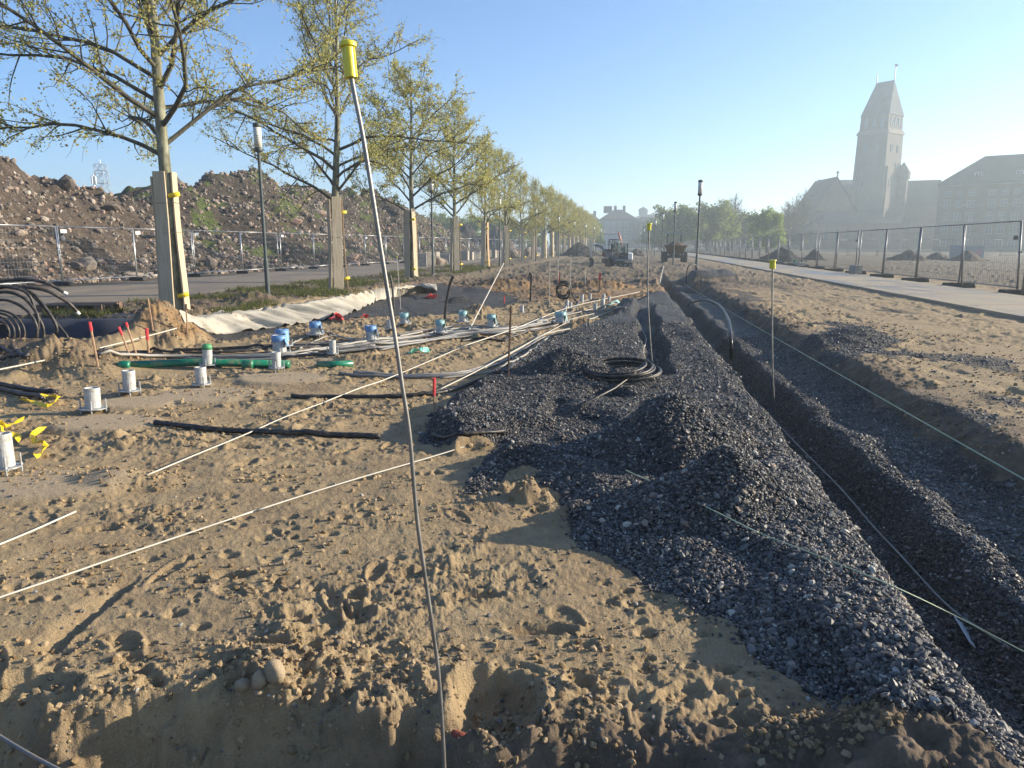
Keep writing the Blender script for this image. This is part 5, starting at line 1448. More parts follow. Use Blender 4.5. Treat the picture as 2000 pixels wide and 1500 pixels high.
# --- the cable bundle
rc = random.Random(77)
base = [(190, 689), (330, 696), (450, 696), (560, 690), (650, 684), (740, 673), (820, 662), (900, 652), (1000, 646), (1070, 630), (1130, 613), (1200, 598)]
def bundle(k):
    off = rc.uniform(-13, 15); a = rc.choice([0, 0, 1, 2, 3]) if k % 2 == 0 else rc.choice([3, 4, 5]); b = rc.choice([9, 10, 12, 12]) if k % 2 else rc.choice([5, 6, 8, 9])
    pts = []
    for j, (x, y) in enumerate(base[a:b]):
        jj = a + j; tp = 1 - .35 * (jj / 11.0)
        pts.append((x + rc.uniform(-10, 10), y + off * tp * (1.15 if jj < 8 else .8) + rc.uniform(-5, 5) * tp))
    return pts
CL = ['upper edge of the bundle', 'middle of the bundle', 'lower edge of the bundle']
for k in range(22):
    pts = bundle(k); blk = (k % 2 == 0 and k % 8 != 4) or k % 13 == 5
    mat = (M_HOSE if k % 4 else M_CDK) if blk else (M_CWHT if k % 3 else M_CGREY)
    line('cable', pts, rc.uniform(.013, .022), mat, ('black cable lying loose in the long bundle between the sleeves' if blk else 'pale grey conduit lying loose in the long bundle between the sleeves'), 'cable', rc.uniform(0, .03), 'black cables of the bundle' if blk else 'pale conduits of the bundle', 6)
for pts, r, mat, lab in (
    ([(566, 676), (590, 664), (612, 654), (624, 652), (660, 660), (720, 668), (800, 667)], .014, M_CWHT, 'pale conduit rising to the lone blue covered sleeve'),
    ([(585, 682), (620, 668), (660, 661), (700, 664), (770, 668)], .014, M_CWHT, 'pale conduit curving between the lone blue sleeve and the cable bundle'),
    ([(662, 732), (700, 737), (760, 740), (850, 739), (920, 730), (975, 712), (1030, 681), (1062, 661), (1115, 647)], .019, M_CGREY, 'grey conduit sweeping along the gravel edge, front one of three'),
    ([(690, 730), (760, 736), (850, 735), (920, 726), (972, 707), (1026, 677), (1058, 657), (1112, 644)], .017, M_CWHT, 'pale conduit sweeping along the gravel edge, middle one of three'),
    ([(860, 741), (930, 734), (985, 716), (1036, 686), (1068, 665), (1090, 655)], .014, M_CWHT, 'short pale conduit sweeping along the gravel edge, right one of three'),
    ([(570, 776), (600, 778), (640, 779), (760, 777), (850, 771), (920, 756), (985, 728), (1003, 714)], .021, M_HOSE, 'black hose running behind the red stake into the gravel'),
    ([(303, 829), (340, 836), (400, 843), (470, 848), (560, 850), (620, 851), (680, 855), (742, 857)], .024, M_HOSE, 'thick black hose lying in front across the sand'),
    ([(845, 853), (890, 852), (940, 848), (985, 846)], .016, M_HOSE, 'short black hose end disappearing under the gravel'),
    ([(0, 753), (30, 760), (70, 766), (112, 771)], .026, M_HOSE, 'black hose end at the left edge, upper of two'),
    ([(0, 764), (30, 770), (60, 776), (82, 783)], .026, M_HOSE, 'black hose end at the left edge, lower of two'),
    ([(190, 690), (300, 699), (420, 700), (540, 692), (640, 690), (700, 684)], .02, M_HOSE, 'black cable on the lower left side of the bundle, above the green pipe'),
    ([(260, 692), (360, 690), (470, 688), (560, 676), (640, 668)], .018, M_HOSE, 'black cable leaving the bundle below the fleece, upper one'),
    ([(300, 697), (400, 696), (520, 694), (600, 690), (700, 678), (780, 672), (830, 662)], .018, M_HOSE, 'black cable through the middle of the bundle under the blue sleeves'),
    ([(900, 668), (930, 664), (980, 668), (1000, 660), (1080, 640)], .02, M_HOSE, 'short black cable left of the dark rebar'),
    ([(200, 688), (240, 692), (300, 696), (350, 699)], .024, M_HOSE, 'black hose along the foot of the black liner'),
    ([(1000, 650), (1050, 632), (1085, 618), (1105, 604)], .014, M_CWHT, 'pale conduit leading to the sleeves under the cable coil'),
    ([(1118, 606), (1126, 600), (1133, 592), (1150, 588), (1170, 587)], .018, M_CGREY, 'bent pale conduit between the small far sleeves'),
    ([(1128, 613), (1160, 612), (1180, 604), (1186, 598), (1210, 600)], .014, M_CWHT, 'curled pale conduit left of the gravel heap'),
    ([(1150, 625), (1180, 615), (1200, 606), (1222, 603)], .018, M_CWHT, 'pale conduit end at the foot of the gravel heap'),
    
    ([(1338, 622), (1372, 668), (1400, 702), (1440, 745), (1480, 790), (1540, 850), (1572, 884), (1640, 952), (1700, 1022), (1760, 1086), (1850, 1182), (1930, 1238), (2010, 1290)], .0065, M_CWHT, 'thin white cord running along the edge of the trench'),
    ([(1253, 642), (1262, 664), (1257, 690), (1268, 708), (1281, 722)], .006, M_STR, 'wavy white cord in the groove of the gravel')):
    line('cable' if 'cord' not in lab else 'cord', pts, r, mat, lab, 'cord' if 'cord' in lab else 'cable', .004, stiff='edge of the trench' in lab)
# --- straight white lining rods and strings
for pts, r, mat, lab, lf in (
    ([(-40, 1180), (120, 1126), (250, 1081), (500, 997)], .0052, M_STR, 'long white line crossing the near sand, left stretch', .004),
    ([(504, 996), (600, 965), (700, 934), (800, 905), (870, 884), (945, 860)], .0052, M_STR, 'long white line crossing the near sand, right stretch up to the gravel', .006),
    ([(-30, 1075), (60, 1038), (148, 999)], .006, M_STR, 'short white line end near the left edge', .004),
    ([(287, 928), (380, 889), (480, 848), (560, 813), (632, 786)], .0055, M_STR, 'white line between the two black hoses', .004),
    ([(632, 786), (700, 759), (760, 738), (860, 696), (905, 676)], .007, M_STR, 'white line from the black hose to the cable bundle', .01),
    ([(905, 676), (1010, 640), (1120, 598), (1250, 570)], .008, M_STR, 'far white line running to the top of the gravel heap', .05),
    ([(860, 760), (940, 720), (1050, 660), (1110, 628)], .007, M_STR, 'faint white line crossing the sand right of the dark rebar', .02),
    ([(1222, 918), (1250, 931), (1330, 966), (1480, 1040)], .0032, M_STRG, 'pale green string lying on the gravel', .012),
    ([(1480, 1040), (1600, 1086), (1740, 1143), (1860, 1200), (2010, 1278)], .0024, M_STRG, 'thin green string crossing the near gravel bank', .012)):
    line('string_line', pts, r, mat, lab, 'string line', lf + .008, stiff=True)
def taut(a, b, r, mat, lab, name='string_line', cat='string line', sag=0.0, n=10):
    a = Vector(a); b = Vector(b); P = [a.lerp(b, i / n) - Vector((0, 0, sag * 4 * (i / n) * (1 - i / n))) for i in range(n + 1)]
    o = MB().tube(P, r, 6).build(name, mat, None, smooth=True); return tag(o, lab, cat)
taut(G(1338, 556, .12), G(2060, 970, .12), .0045, M_STRG, 'taut green string stretched over the long trench', sag=.02)
taut(G(-60, 733, .02), G(345, 641, .16), .009, M_STR, 'pale string stretched in front of the black liner', sag=.03)
taut(D(984, 514, 21), on(907, 662), .012, M_STR, 'slanting pale cord below the far row of tree guards', 'cord', 'cord')
taut(on(1296, 520) + Vector((0, 0, .0)), on(1288, 560) + Vector((0, 0, .1)), .015, M_STR, 'slack white cord beyond the gravel heap', 'cord', 'cord')
taut(D(-30, 1418, 2.0), D(150, 1520, 1.75), .0055, M_CGREY, 'grey cable in the bottom left corner', 'cable', 'cable', sag=.01)
# --- rods with caps
def ribbed_cap(r, h):
    m = MB(); n = 32; vs = []
    prof = [(.62, 0), (1.0, .02), (1.0, .84), (1.28, .85), (1.32, .90), (1.28, .97), (.9, 1.0)]
    for k, (q, z) in enumerate(prof):
        for i in range(n):
            a = 2 * math.pi * i / n; rib = 1 - (.16 * (math.cos(a * 4) > .1) if k in (1, 2) else 0); vs.append((r * q * rib * math.cos(a), r * q * rib * math.sin(a), h * z))
    fs = [(k * n + i, k * n + (i + 1) % n, (k + 1) * n + (i + 1) % n, (k + 1) * n + i) for k in range(len(prof) - 1) for i in range(n)]
    fs += [tuple(range(n - 1, -1, -1)), tuple((len(prof) - 1) * n + i for i in range(n))]
    return m.add(vs, fs)
def capped_rod(P, r, cr, ch_, lab, mat=M_STEEL, name='marking_rod'):
    P = smooth_path(P, 8); foot_ = P[-1].copy(); root = empty(name, foot_)
    MB().tube([p - foot_ for p in P], r, 10).build('rod', mat, root, smooth=True)
    d = (P[0] - P[3]).normalized(); q = d.to_track_quat('Z', 'Y').to_matrix().to_4x4(); M = Matrix.Translation(P[0] - foot_ - d * ch_ * .85) @ q
    ribbed_cap(cr, ch_).xf(M).build('safety_cap', M_YCAP, root)
    return tag(root, lab, 'marking rod')
capped_rod([D(680, 92, 1.93), D(688, 160, 1.925), D(708, 262, 1.92), D(727, 378, 1.915), D(750, 525, 1.91), D(772, 660, 1.90), D(785, 750, 1.895), D(800, 850, 1.89), D(813, 1000, 1.885), D(827, 1105, 1.88), D(845, 1227, 1.88), D(858, 1332, 1.875), D(868, 1500, 1.87), D(871, 1640, 1.87)], .0058,   .0165, .09, 'long bent steel rod with a yellow ribbed cap standing in the foreground')
b_ = on(1513, 806); capped_rod([D(1509, 510, b_.y), D(1508, 620, b_.y), D(1509, 720, b_.y), b_], .009, .032, .10, 'steel rod with a yellow cap standing in the long trench')
b_ = on(1275, 722); capped_rod([D(1268, 438, b_.y), D(1265, 560, b_.y), D(1270, 660, b_.y), b_], .008, .027, .09, 'slim steel rod with a yellow cap standing beside the hose coil')
def stake(pt, pb, r, mat, lab, tip=None, tipf=.3, name='stake', cat='stake', flatw=None):
    b = on(*pb); t = D(pt[0], pt[1], b.y); root = empty(name, b); T = t - b
    m = MB()
    if flatw: m.bar((0, 0, -.05), T, flatw, flatw * .35)
    else: m.tube([Vector((0, 0, -.05)), T], r, 6)
    m.build('shaft', mat, root)
    if tip:
        a = T * (1 - tipf)
        m = MB()
        if flatw: m.bar(a, T * 1.004, flatw * 1.08, flatw * .42)
        else: m.tube([a, T * 1.004], r * 1.35, 6)
        m.build('painted_tip', tip, root)
    return tag(root, lab, cat)
stake((175, 629), (192, 715), .013, M_WST, 'red tipped wooden stake in the sand heap before the black liner', M_RED, .2)
stake((232, 639), (258, 701), .012, M_WST, 'leaning red tipped stake, left of the pair before the black liner', M_RED, .25)
stake((246, 630), (271, 701), .012, M_WST, 'leaning red tipped stake, right of the pair before the black liner', M_RED, .12)
stake((286, 641), (291, 695), .016, M_WST, 'short stake with a broad red top at the right end of the black liner', M_RED, .42)
stake((289, 583), (299, 645), .012, M_WST, 'thin wooden stake on the sand heap below the first tree', None)
stake((363, 594), (366, 650), .011, M_WST, 'thin brown stake standing at the left end of the pale fleece', M_RUST, .2)
stake((848, 738), (848, 800), .012, M_WST, 'bright red stake at the left tip of the gravel bank', M_RED, .55)
stake((998, 598), (992, 736), .012, M_RUST, 'dark rusty rebar standing upright at the gravel edge', None, name='rebar', cat='rebar')
stake((1172, 533), (1170, 569), .03, M_WST, 'pale board with a red top standing at the far end of the dig', M_RED, .4, flatw=.11)
stake((1093, 531), (1092, 557), .03, M_RED, 'small red board left of the pale one at the far end of the dig', None, flatw=.08)
stake((985, 577), (985, 592), .02, M_RED, 'tiny red peg beside the far grey gravel patch', None)
stake((775, 500), (783, 604), .008, M_STR, 'thin white rod standing beside the fleece end', M_YCAP, .03)
stake((1074, 500), (1073, 597), .010, M_STR, 'thin pale rod left of the standing cable coil', None)
stake((1090, 508), (1090, 548), .012, M_STR, 'short pale rod behind the small red board', None)
stake((1115, 498), (1114, 565), .012, M_STR, 'thin pale rod right of the standing cable coil', None)
stake((1143, 528), (1143, 556), .012, M_STR, 'thin pale rod left of the red topped board', None)
stake((1363, 535), (1364, 575), .014, M_RUST, 'thin brown rod beside the small arched hose', None)
# --- standing hoses and arches
def hose3(P, r, lab, mat=M_HOSE, tipmat=None):
    o = MB().tube(smooth_path(P, 8), r, 10).build('hose', mat, None, smooth=True); return tag(o, lab, 'hose')
def standing(pts, r, lab):
    b = on(*pts[-1]); hose3([D(x, y, b.y) for x, y in pts[:-1]] + [b, b - Vector((0, 0, .1))], r, lab)
standing([(886, 539), (880, 552), (872, 590), (868, 634)], .028, 'black hose standing upright above the teal sleeve left of the gravel patch')
standing([(757, 534), (763, 542), (767, 570), (769, 603)], .026, 'black hose standing upright right behind the long steel rod')
standing([(1034, 533), (1038, 538), (1037, 560), (1036, 588)], .032, 'black hose standing upright at the far brown bank')
b1 = on(1344, 598); b2 = on(1428, 702)
hose3([b1, D(1352, 591, b1.y * .97 + b2.y * .03), D(1375, 586, b1.y * .8 + b2.y * .2), D(1402, 595, b1.y * .5 + b2.y * .5), D(1421, 622, b1.y * .15 + b2.y * .85), D(1427, 660, b2.y), b2], .030, 'big black hose arching out of the long trench', simple('clean black hose', (.010, .010, .011), .42, spec=.3))
b1 = on(1341, 553)
hose3([b1, D(1341, 535, b1.y), D(1344, 521, b1.y), D(1352, 516, b1.y + .1), D(1359, 519, b1.y + .3), D(1362, 527, b1.y + .5)], .026, 'small dark hose arch beside the lone lamp')
# hose coil on the gravel
c = on(1226, 742); P = []
rr = random.Random(4)
for i in range(6 * 28 + 1):
    a = 2 * math.pi * i / 28; k = i / 28
    rad = .385 - .05 * abs((k % 3) - 1.5) + .012 * math.sin(a * 2 + k)
    P.append(Vector((c.x + rad * math.cos(a) - .02 * k, c.y + rad * 1.12 * math.sin(a), c.z + .03 + .016 * k + .035 * (1 + math.cos(a - .6)))))
e = on(1134, 797); e2 = on(1200, 768)
P += [P[-1].lerp(e2 + Vector((0, 0, .04)), .5) + Vector((.02, -.05, .02)), e2 + Vector((0, 0, .05)), e + Vector((0, 0, .02))]
o = MB().tube(P, .0125, 8).build('hose_coil', M_HOSE, None, smooth=True); tag(o, 'flat coil of black hose lying on the gravel at the head of the groove', 'hose coil')
c = on(1100, 586); c.z += .26; P = []
for i in range(5 * 24 + 1):
    a = 2 * math.pi * i / 24; k = i / 24; P.append(c + Vector((.21 * math.cos(a) * (1 - .16 * (k % 2)) + .03 * math.sin(k * 3), .03 * k - .05, .24 * math.sin(a) * (1 - .12 * (k % 3)) + .03 * math.sin(k * 5))))
g_ = on(1128, 593); P += [P[-1] + Vector((.1, .0, -.2)), g_ + Vector((0, 0, .02))]
o = MB().tube(P, .018, 6).build('cable_coil', M_HOSE, None, smooth=True); tag(o, 'small black cable coil standing upright on the far sand', 'cable coil')
# hoses arching out of the lined pit on the left
def arch(pts, y0, y1, r, lab, tip=None):
    if pts[0][0] < 0 and abs(pts[0][0] - pts[-1][0]) > 12: pts = [(pts[0][0] - 42, 700), (pts[0][0] - 34, 635)] + list(pts)
    n = len(pts); P = [D(x, y, y0 + (y1 - y0) * i / (n - 1)) for i, (x, y) in enumerate(pts)]
    o = MB().tube(smooth_path(P, 8), r, 10).build('hose', M_HOSE, None, smooth=True)
    if tip: MB().tube([P[-1] - (P[-1] - P[-2]).normalized() * .03, P[-1] + (P[-1] - P[-2]).normalized() * .03], r * 1.1, 10).build('hose_end', tip, o)
    return tag(o, lab, 'hose', 'hoses arching out of the lined pit')
arch([(-90, 575), (-40, 556), (0, 549), (50, 546), (88, 552), (110, 562), (128, 573)], 11.4, 11.9, .027, 'highest black hose of the left arches, with a white end', M_WHITE)
arch([(-60, 575), (0, 562), (40, 560), (88, 567), (115, 580), (138, 595), (152, 611)], 11.2, 11.9, .027, 'black hose arch reaching farthest right, with a white end', M_WHITE)
arch([(-50, 590), (0, 571), (38, 577), (64, 600), (75, 626), (68, 665), (48, 690)], 11.2, 11.0, .025, 'black hose arch ending in the pit at the sand heap, middle one')
arch([(-40, 570), (10, 560), (60, 571), (88, 600), (107, 630), (111, 650), (104, 680)], 11.3, 11.3, .025, 'broad black hose arch with its foot behind the sand heap')
arch([(-20, 566), (28, 563), (57, 577), (71, 612), (84, 640), (88, 684)], 11.1, 11.2, .023, 'narrow black hose arch just left of the broad one')
arch([(-40, 600), (0, 586), (30, 592), (58, 612), (72, 640), (70, 672), (60, 692)], 11.0, 10.9, .023, 'black hose arch in front of the left bunch')
arch([(20, 560), (60, 575), (95, 612), (118, 640), (132, 660), (134, 688)], 11.6, 11.6, .022, 'thin black hose arch, rightmost foot in the pit')
for k, (rx, ry) in enumerate(((34, 36), (44, 44), (54, 50), (24, 28))):
    pts = [(-6 + rx * math.cos(a), 652 + ry * math.sin(a) * .92) for a in np.linspace(-3.1, 3.1, 17)]
    arch(pts, 10.8 + k * .06, 10.7 + k * .05, .018, ('innermost', 'second', 'third', 'smallest')[k] + ' black hose loop half cut by the left edge of the picture')
for k, pts in enumerate(([(-30, 684), (10, 688), (40, 694), (60, 692)], [(-30, 695), (20, 698), (55, 700)])):
    line('hose', pts, .028, M_HOSE, ('upper', 'lower')[k] + ' black hose lying at the bottom of the pit at the left edge', 'hose')
# --- green pipe
def gpipe(pts, r, lab, bells=()):
    P = [on(*q) + Vector((0, 0, r * .7)) for q in pts]; z = sum(p.z for p in P) / len(P)
    P = [Vector((p.x, p.y, z + (p.z - z) * .3)) for p in P]; root = empty('drain_pipe', P[0]); P = [p - P[0] for p in P]
    MB().tube(P, r, 16).build('pipe', M_PIPE, root, smooth=True)
    for f in bells:
        a = P[0].lerp(P[-1], f); d = (P[-1] - P[0]).normalized(); MB().tube([a, a + d * .03, a + d * .11, a + d * .13], [r * 1.02, r * 1.2, r * 1.2, r * 1.02], 16).build('socket', M_PIPE, root, smooth=True)
    return tag(root, lab, 'drain pipe')
gpipe([(232, 712), (380, 717), (565, 719)], .049, 'long green plastic drain pipe lying in front of the black hoses', (0.0, .72))
gpipe([(618, 715), (690, 718)], .046, 'short visible length of green pipe emerging from the sand')
# --- ribbons of yellow tape
def tape(pts, w, lab, mat=M_TAPE, name='barrier_tape', cat='tape'):
    P = smooth_path([on(*p, .03 + .02 * (i % 2)) for i, p in enumerate(pts)], 5); m = MB(); vs = []
    for i, p in enumerate(P):
        t = (P[min(i + 1, len(P) - 1)] - P[max(i - 1, 0)]).normalized(); a = 1.2 * math.sin(i * .55); sd = t.cross(Vector((0, 0, 1))).normalized()
        nrm = sd * math.cos(a) + Vector((0, 0, 1)) * math.sin(a); th = t.cross(nrm) * .0012
        vs += [p + nrm * w - th, p - nrm * w - th, p - nrm * w + th, p + nrm * w + th]
    n = len(P); fs = [(0, 1, 2, 3), tuple(4 * (n - 1) + k for k in (3, 2, 1, 0))] + [(4 * i + e, 4 * i + (e + 1) % 4, 4 * i + 4 + (e + 1) % 4, 4 * i + 4 + e) for i in range(n - 1) for e in range(4)]
    o = m.add(vs, fs).build(name, mat, None); return tag(o, lab, cat)
tape([(-20, 842), (0, 833), (12, 838), (48, 828)], .022, 'straight piece of yellow tape at the left edge')
tape([(2, 834), (10, 855), (36, 859), (34, 872)], .022, 'hooked piece of yellow tape hanging down at the left edge')
tape([(87, 840), (66, 861), (71, 870), (91, 877), (84, 889), (70, 904)], .022, 'zigzag piece of yellow tape near the left sleeve')
tape([(39, 786), (60, 792), (93, 798), (114, 787), (111, 780), (81, 782)], .020, 'looped yellow tape beside the black hose ends')
M_MINT = simple('mint plastic strip', (.18, .55, .40), .5); M_FRED = simple('red plastic film', (.55, .06, .05), .5)
tape([(798, 693), (815, 690), (838, 687)], .04, 'mint green plastic strip in the sand right of the long rod', M_MINT, 'plastic_strip', 'plastic strip')
tape([(648, 625), (655, 619), (664, 624), (668, 628)], .07, 'crumpled red film below the pale fleece', M_FRED, 'plastic_film', 'plastic film')
tape([(832, 583), (844, 580), (852, 583)], .08, 'crumpled red film beside the far end of the fleece', M_FRED, 'plastic_film', 'plastic film')
tape([(706, 622), (712, 620), (719, 621)], .04, 'small scrap of red film between the sleeves', M_FRED, 'plastic_film', 'plastic film')
tape([(1188, 598), (1200, 594), (1210, 591)], .05, 'teal plastic strip at the sleeves near the gravel heap', M_FTEAL, 'plastic_strip', 'plastic strip')
# --- draped fleece
def m_cloth(name, a, b, dirt):
    t = NT(name); p = t.pos()
    c = t.ramp(t.noise(2.5, 4, .6, p), [(.3, a), (.7, b)]); c = t.mix(t.ramp(t.noise(6, 5, .7, p), [(.55, 0), (.72, .7)]), c, dirt)
    t.bsdf(c, .85, 0, t.bump(t.noise(60, 3, .6, p), .25, .01), .2); return t.m
M_FLEECE = m_cloth('pale fleece', (.36, .325, .26), (.46, .42, .345), (.26, .21, .15)); M_LINER = m_cloth('black liner', (.040, .045, .062), (.065, .072, .095), (.06, .055, .05))
def drape(name, top, bot, mat, lab, cat, zt=.15, zb=-.13, nu=120, nv=12, fold=.05, seed=3, over=.3, pinch=()):
    T = [G(*p, zt) for p in top]; B = [G(*p, zb) for p in bot]
    def samp(P, f):
        L = [0]
        for i in range(1, len(P)): L.append(L[-1] + (P[i] - P[i - 1]).length)
        d = f * L[-1]
        for i in range(1, len(P)):
            if d <= L[i] + 1e-9: return P[i - 1].lerp(P[i], (d - L[i - 1]) / (L[i] - L[i - 1]))
        return P[-1]
    U = np.linspace(0, 1, nu); rows = []
    for v in range(nv + 4):
        row = []
        for u in U:
            t = samp(T, u); b = samp(B, u); out = (t - b); out.z = 0; outn = out.normalized()
            if v < 3: q = t + outn * over * (1 - v / 3.0); q.z = gz(q.x, q.y) + .02
            else:
                f = (v - 3) / nv; q = t.lerp(b, f); q.z = zt + (zb - zt) * (f ** .8) + .02
            row.append(q)
        rows.append(row)
    X = np.array([[p.x for p in r] for r in rows]); Y = np.array([[p.y for p in r] for r in rows]); Z = np.array([[p.z for p in r] for r in rows])
    uu = U[None] * len(top) * 2.2; vv = np.linspace(0, 1, nv + 4)[:, None]
    f = fbm(uu * 2.6 + vv * 1.3, vv * .9 + 0 * uu, 1.0, 3, seed) * 1.6
    for pc in pinch: f = f + np.cos((U[None] - pc) * (150 - 70 * vv)) * np.exp(-((U[None] - pc) / .035) ** 2) * 1.1
    amp = fold * np.clip(vv * 2.2, .25, 1)
    Z = Z + f * amp; Y = Y - f * amp * .8; X = X + f * amp * .3
    Zg = gzv(X.ravel(), Y.ravel()).reshape(X.shape); Z = np.maximum(Z, Zg + .012)
    top_ = np.stack([X.ravel(), Y.ravel(), Z.ravel()], 1); n = len(top_)
    idx = np.arange(n).reshape(X.shape); q = np.stack([idx[:-1, :-1], idx[:-1, 1:], idx[1:, 1:], idx[1:, :-1]], -1).reshape(-1, 4)
    V = np.vstack([top_, top_ - np.array([0, 0, .008])])
    o = np_mesh(name, V, np.vstack([q[:, ::-1], q + n]), mat, smooth=True); return tag(o, lab, cat)
drape('fleece_sheet', [(372, 630), (395, 622), (450, 611), (520, 604), (560, 596), (600, 590), (640, 584), (700, 574), (735, 567), (752, 564)],
      [(392, 655), (410, 655), (440, 652), (500, 645), (560, 637), (610, 629), (670, 617), (700, 606), (728, 592), (745, 580)], M_FLEECE, 'long pale fleece sheet draped in folds over the cut bank', 'fleece sheet', pinch=(.28, .36, .82), nu=170, fold=.075)
drape('fleece_sheet', [(745, 566), (790, 559), (830, 555), (852, 556)], [(748, 571), (790, 564), (832, 561), (856, 570)], M_FLEECE, 'narrow end of the pale fleece on the grass edge', 'fleece sheet', zt=.13, zb=.05, nu=50, nv=6, fold=.05, over=.25)
a_, b_, n_ = Vector((-17, 12.75, 0)), Vector((-6.25, 12.75, 0)), 90
m = MB(); vs = []
rr = random.Random(8)
for j, (dy, z) in enumerate(((.5, .06), (.12, .075), (-.02, .06), (-.10, -.12), (-.14, -.30), (-.22, -.42), (-.7, -.425))):
    for i in range(n_ + 1):
        f = i / n_; x = a_.x + (b_.x - a_.x) * f - (.35 * (j - 2) * .25 if f > .98 else 0); w_ = .035 * math.sin(i * .55 + j * .25) * math.sin(i * .13 + 1) + .02 * math.sin(i * .9 + j * .4) + .02 * math.sin(i * .23) + rr.uniform(-.006, .006)
        zg = gz(x, a_.y + dy + w_) if j < 3 else -9
        vs.append((x, a_.y + dy + w_, max(z, zg + .015) + rr.uniform(-.008, .008)))
nn_ = len(vs); vs += [(x, y + .01, z - .01) for x, y, z in vs]
fs = [(j * (n_ + 1) + i, j * (n_ + 1) + i + 1, (j + 1) * (n_ + 1) + i + 1, (j + 1) * (n_ + 1) + i) for j in range(6) for i in range(n_)]
m.add(vs, fs + [tuple(nn_ + q for q in reversed(f)) for f in fs]); o = m.build('pit_liner', M_LINER, None, smooth=True); tag(o, 'black rubbery liner covering the wall of the pit on the left', 'liner')
# --- pallet
def pallet():
    root = empty('wooden_pallet')
    wd = m_wood('old pallet wood', (.10, .065, .045), (.17, .115, .08), (.24, .17, .12))
    for i in range(5): MB().box((0, -.34 + i * .17, .135), (1.2, .12, .022)).build('deck_board', wd, root)
    for x in (-.53, 0, .53): MB().box((x, 0, .115), (.14, .8, .018)).build('cross_board', wd, root)
    for x in (-.53, 0, .53):
        for y in (-.34, 0, .34): MB().box((x, y, .065), (.14, .12, .08)).build('block', wd, root)
    for y in (-.34, 0, .34): MB().box((0, y, .013), (1.2, .12, .022)).build('bottom_board', wd, root)
    return root
pa = pallet(); p = on(158, 607); pa.location = p; pa.rotation_euler = (0, 0, .05); tag(pa, 'old dark wooden pallet on the verge left of the first tree guard', 'pallet')
# --- small pieces
def brick(px, py, size, mat, lab, name='brick', cat='brick', rot=(0, 0, .3), up=.02, bevel=.004):
    o = MB().box((0, 0, 0), size).build(name, mat, None, bevel=bevel); o.location = on(px, py, up); o.rotation_euler = rot; return tag(o, lab, cat)
M_BRK = simple('broken red brick', (.24, .06, .035), .9, 0, .4, 20, .01)
o = bpy.data.objects.new('brick_fragment', BOULD[1].copy()); o.data.materials.clear(); o.data.materials.append(M_BRK); COL.objects.link(o); o.location = on(898, 1438, .004); o.scale = (.11, .04, .03); o.rotation_euler = (.2, .1, -.3); tag(o, 'dark red brick fragment in the sand beside the long rod', 'brick')
brick(1888, 1250, (.10, .16, .004), M_WHITE, 'small white plate sticking up at the trench edge on the right', 'plate', 'plate', (.5, .7, .3), .03, .001)
M_SSTONE = simple('sandy stone', (.33, .25, .155), .9, 0, .3, 20, .01)
for i, (px, py, s, lab) in enumerate(((476, 1345, .062, 'round earthy stone, leftmost of the cluster at the bottom'), (508, 1335, .07, 'round earthy stone in the middle of the bottom cluster'), (540, 1325, .095, 'largest lumpy stone of the bottom cluster'), (505, 1357, .04, 'small pebble below the bottom cluster of stones'))):
    o = bpy.data.objects.new('stone', BOULD[i].copy()); o.data.materials.clear(); o.data.materials.append(M_SSTONE); COL.objects.link(o); o.location = on(px, py, s * .25); o.scale = (s, s, s * .85); o.rotation_euler = (i, i * 2, i); o.data.polygons.foreach_set('use_smooth', [True] * len(o.data.polygons)); tag(o, lab, 'stone')
def stack(px, py, n, size, mat, lab, jit=.02):
    b = on(px, py)
    for k in range(n):
        o = MB().box((0, 0, 0), size).build('kerb_stone', mat, None, bevel=.01); o.location = b + Vector((rr.uniform(-jit, jit), rr.uniform(-jit, jit), size[2] * (k + .5) + .003 * k + .08)); o.rotation_euler = (0, 0, .15 + rr.uniform(-.1, .1))
        tag(o, lab % ORD[k].replace('nearest', 'lowest'), 'kerb stone', 'stacked kerb stones by the right fence')
stack(1670, 538, 3, (.34, .55, .13), M_CONC, 'grey slab in the small stack by the right fence, %s from below')
stack(1562, 522, 2, (.5, .5, .12), M_CONC, 'grey slab in the far low stack by the right fence, %s from below')
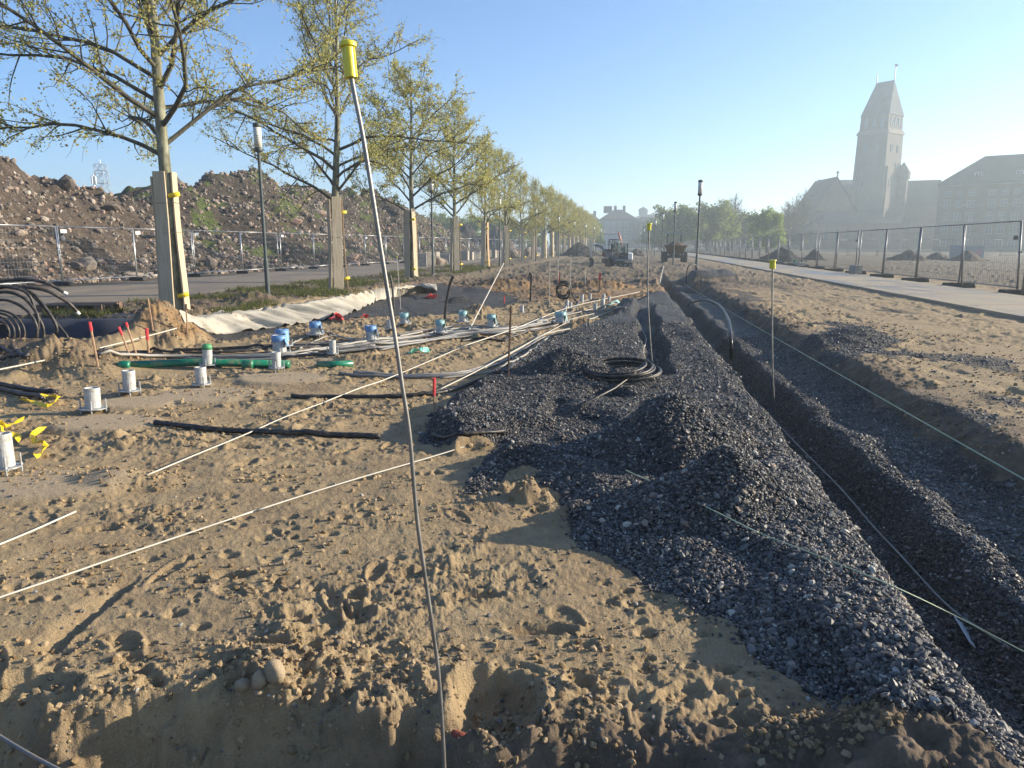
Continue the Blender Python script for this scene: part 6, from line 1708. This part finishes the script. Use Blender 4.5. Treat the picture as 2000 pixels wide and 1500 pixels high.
for px, py, s, mt, lab in ((1552, 519, .32, simple('green bucket', (.03, .22, .12), .5), 'green bucket beside the foot of the right fence'),):
    bk = empty('bucket', on(px, py, .08)); MB().lathe([(.10 / .32 * s, 0), (.15 / .32 * s, s), (.155 / .32 * s, s), (.14 / .32 * s, s - .01), (.095 / .32 * s, .01)], n=18).build('body', mt, bk, smooth=False)
    MB().tube([(.155 * math.cos(a), .04, s + .12 * math.sin(a)) for a in np.linspace(0, math.pi, 9)], .005, 5).build('handle', M_GALV, bk); tag(bk, lab, 'bucket')
# grass tufts on the verge
def tufts(n, seed):
    rs = np.random.RandomState(seed); y = 12.5 + 32 * rs.rand(n) ** 1.4; w = -11 + 3.6 * rs.rand(n); x = w + AX * y
    k = fbm(x, y, 1.3, 3, 44); ok = k > .13; x, y = x[ok], y[ok]; z = gzv(x, y); m_ = len(x); nb = 7
    bx = np.repeat(x, nb) + rs.normal(0, .05, m_ * nb); by = np.repeat(y, nb) + rs.normal(0, .05, m_ * nb); bz = np.repeat(z, nb)
    a = rs.rand(m_ * nb) * 6.28; h = .05 + .10 * rs.rand(m_ * nb); wd = .006 + .006 * rs.rand(m_ * nb); ln = rs.normal(0, .4, (m_ * nb, 2)) * h[:, None]
    V = np.stack([np.stack([bx - wd * np.cos(a), by - wd * np.sin(a), bz], 1), np.stack([bx + wd * np.cos(a), by + wd * np.sin(a), bz], 1), np.stack([bx + ln[:, 0], by + ln[:, 1], bz + h], 1)], 1).reshape(-1, 3)
    o = np_mesh('grass', V, np.arange(len(V)).reshape(-1, 3), m_leaf('verge grass', [(.06, .075, .025), (.11, .13, .04), (.19, .18, .08)])); return tag(o, 'short patchy grass on the verge under the plane trees', 'grass', kind='stuff')
tufts(6000, 5)
# ------------------------------------------------------------------ haze
def make_haze():
    t = NT('morning haze')
    pv = t.n('ShaderNodeVolumePrincipled')
    pv.inputs['Color'].default_value = (.82, .95, 1.0, 1)
    pv.inputs['Density'].default_value = .00145
    pv.inputs['Anisotropy'].default_value = .38
    t.l(pv.outputs[0], t.out.inputs['Volume'])
    m = MB().box((0, 0, 30), (3200, 3200, 64))
    o = m.build('haze', t.m)
    tag(o, 'thin morning haze over the whole site', 'haze', kind='stuff')
make_haze()
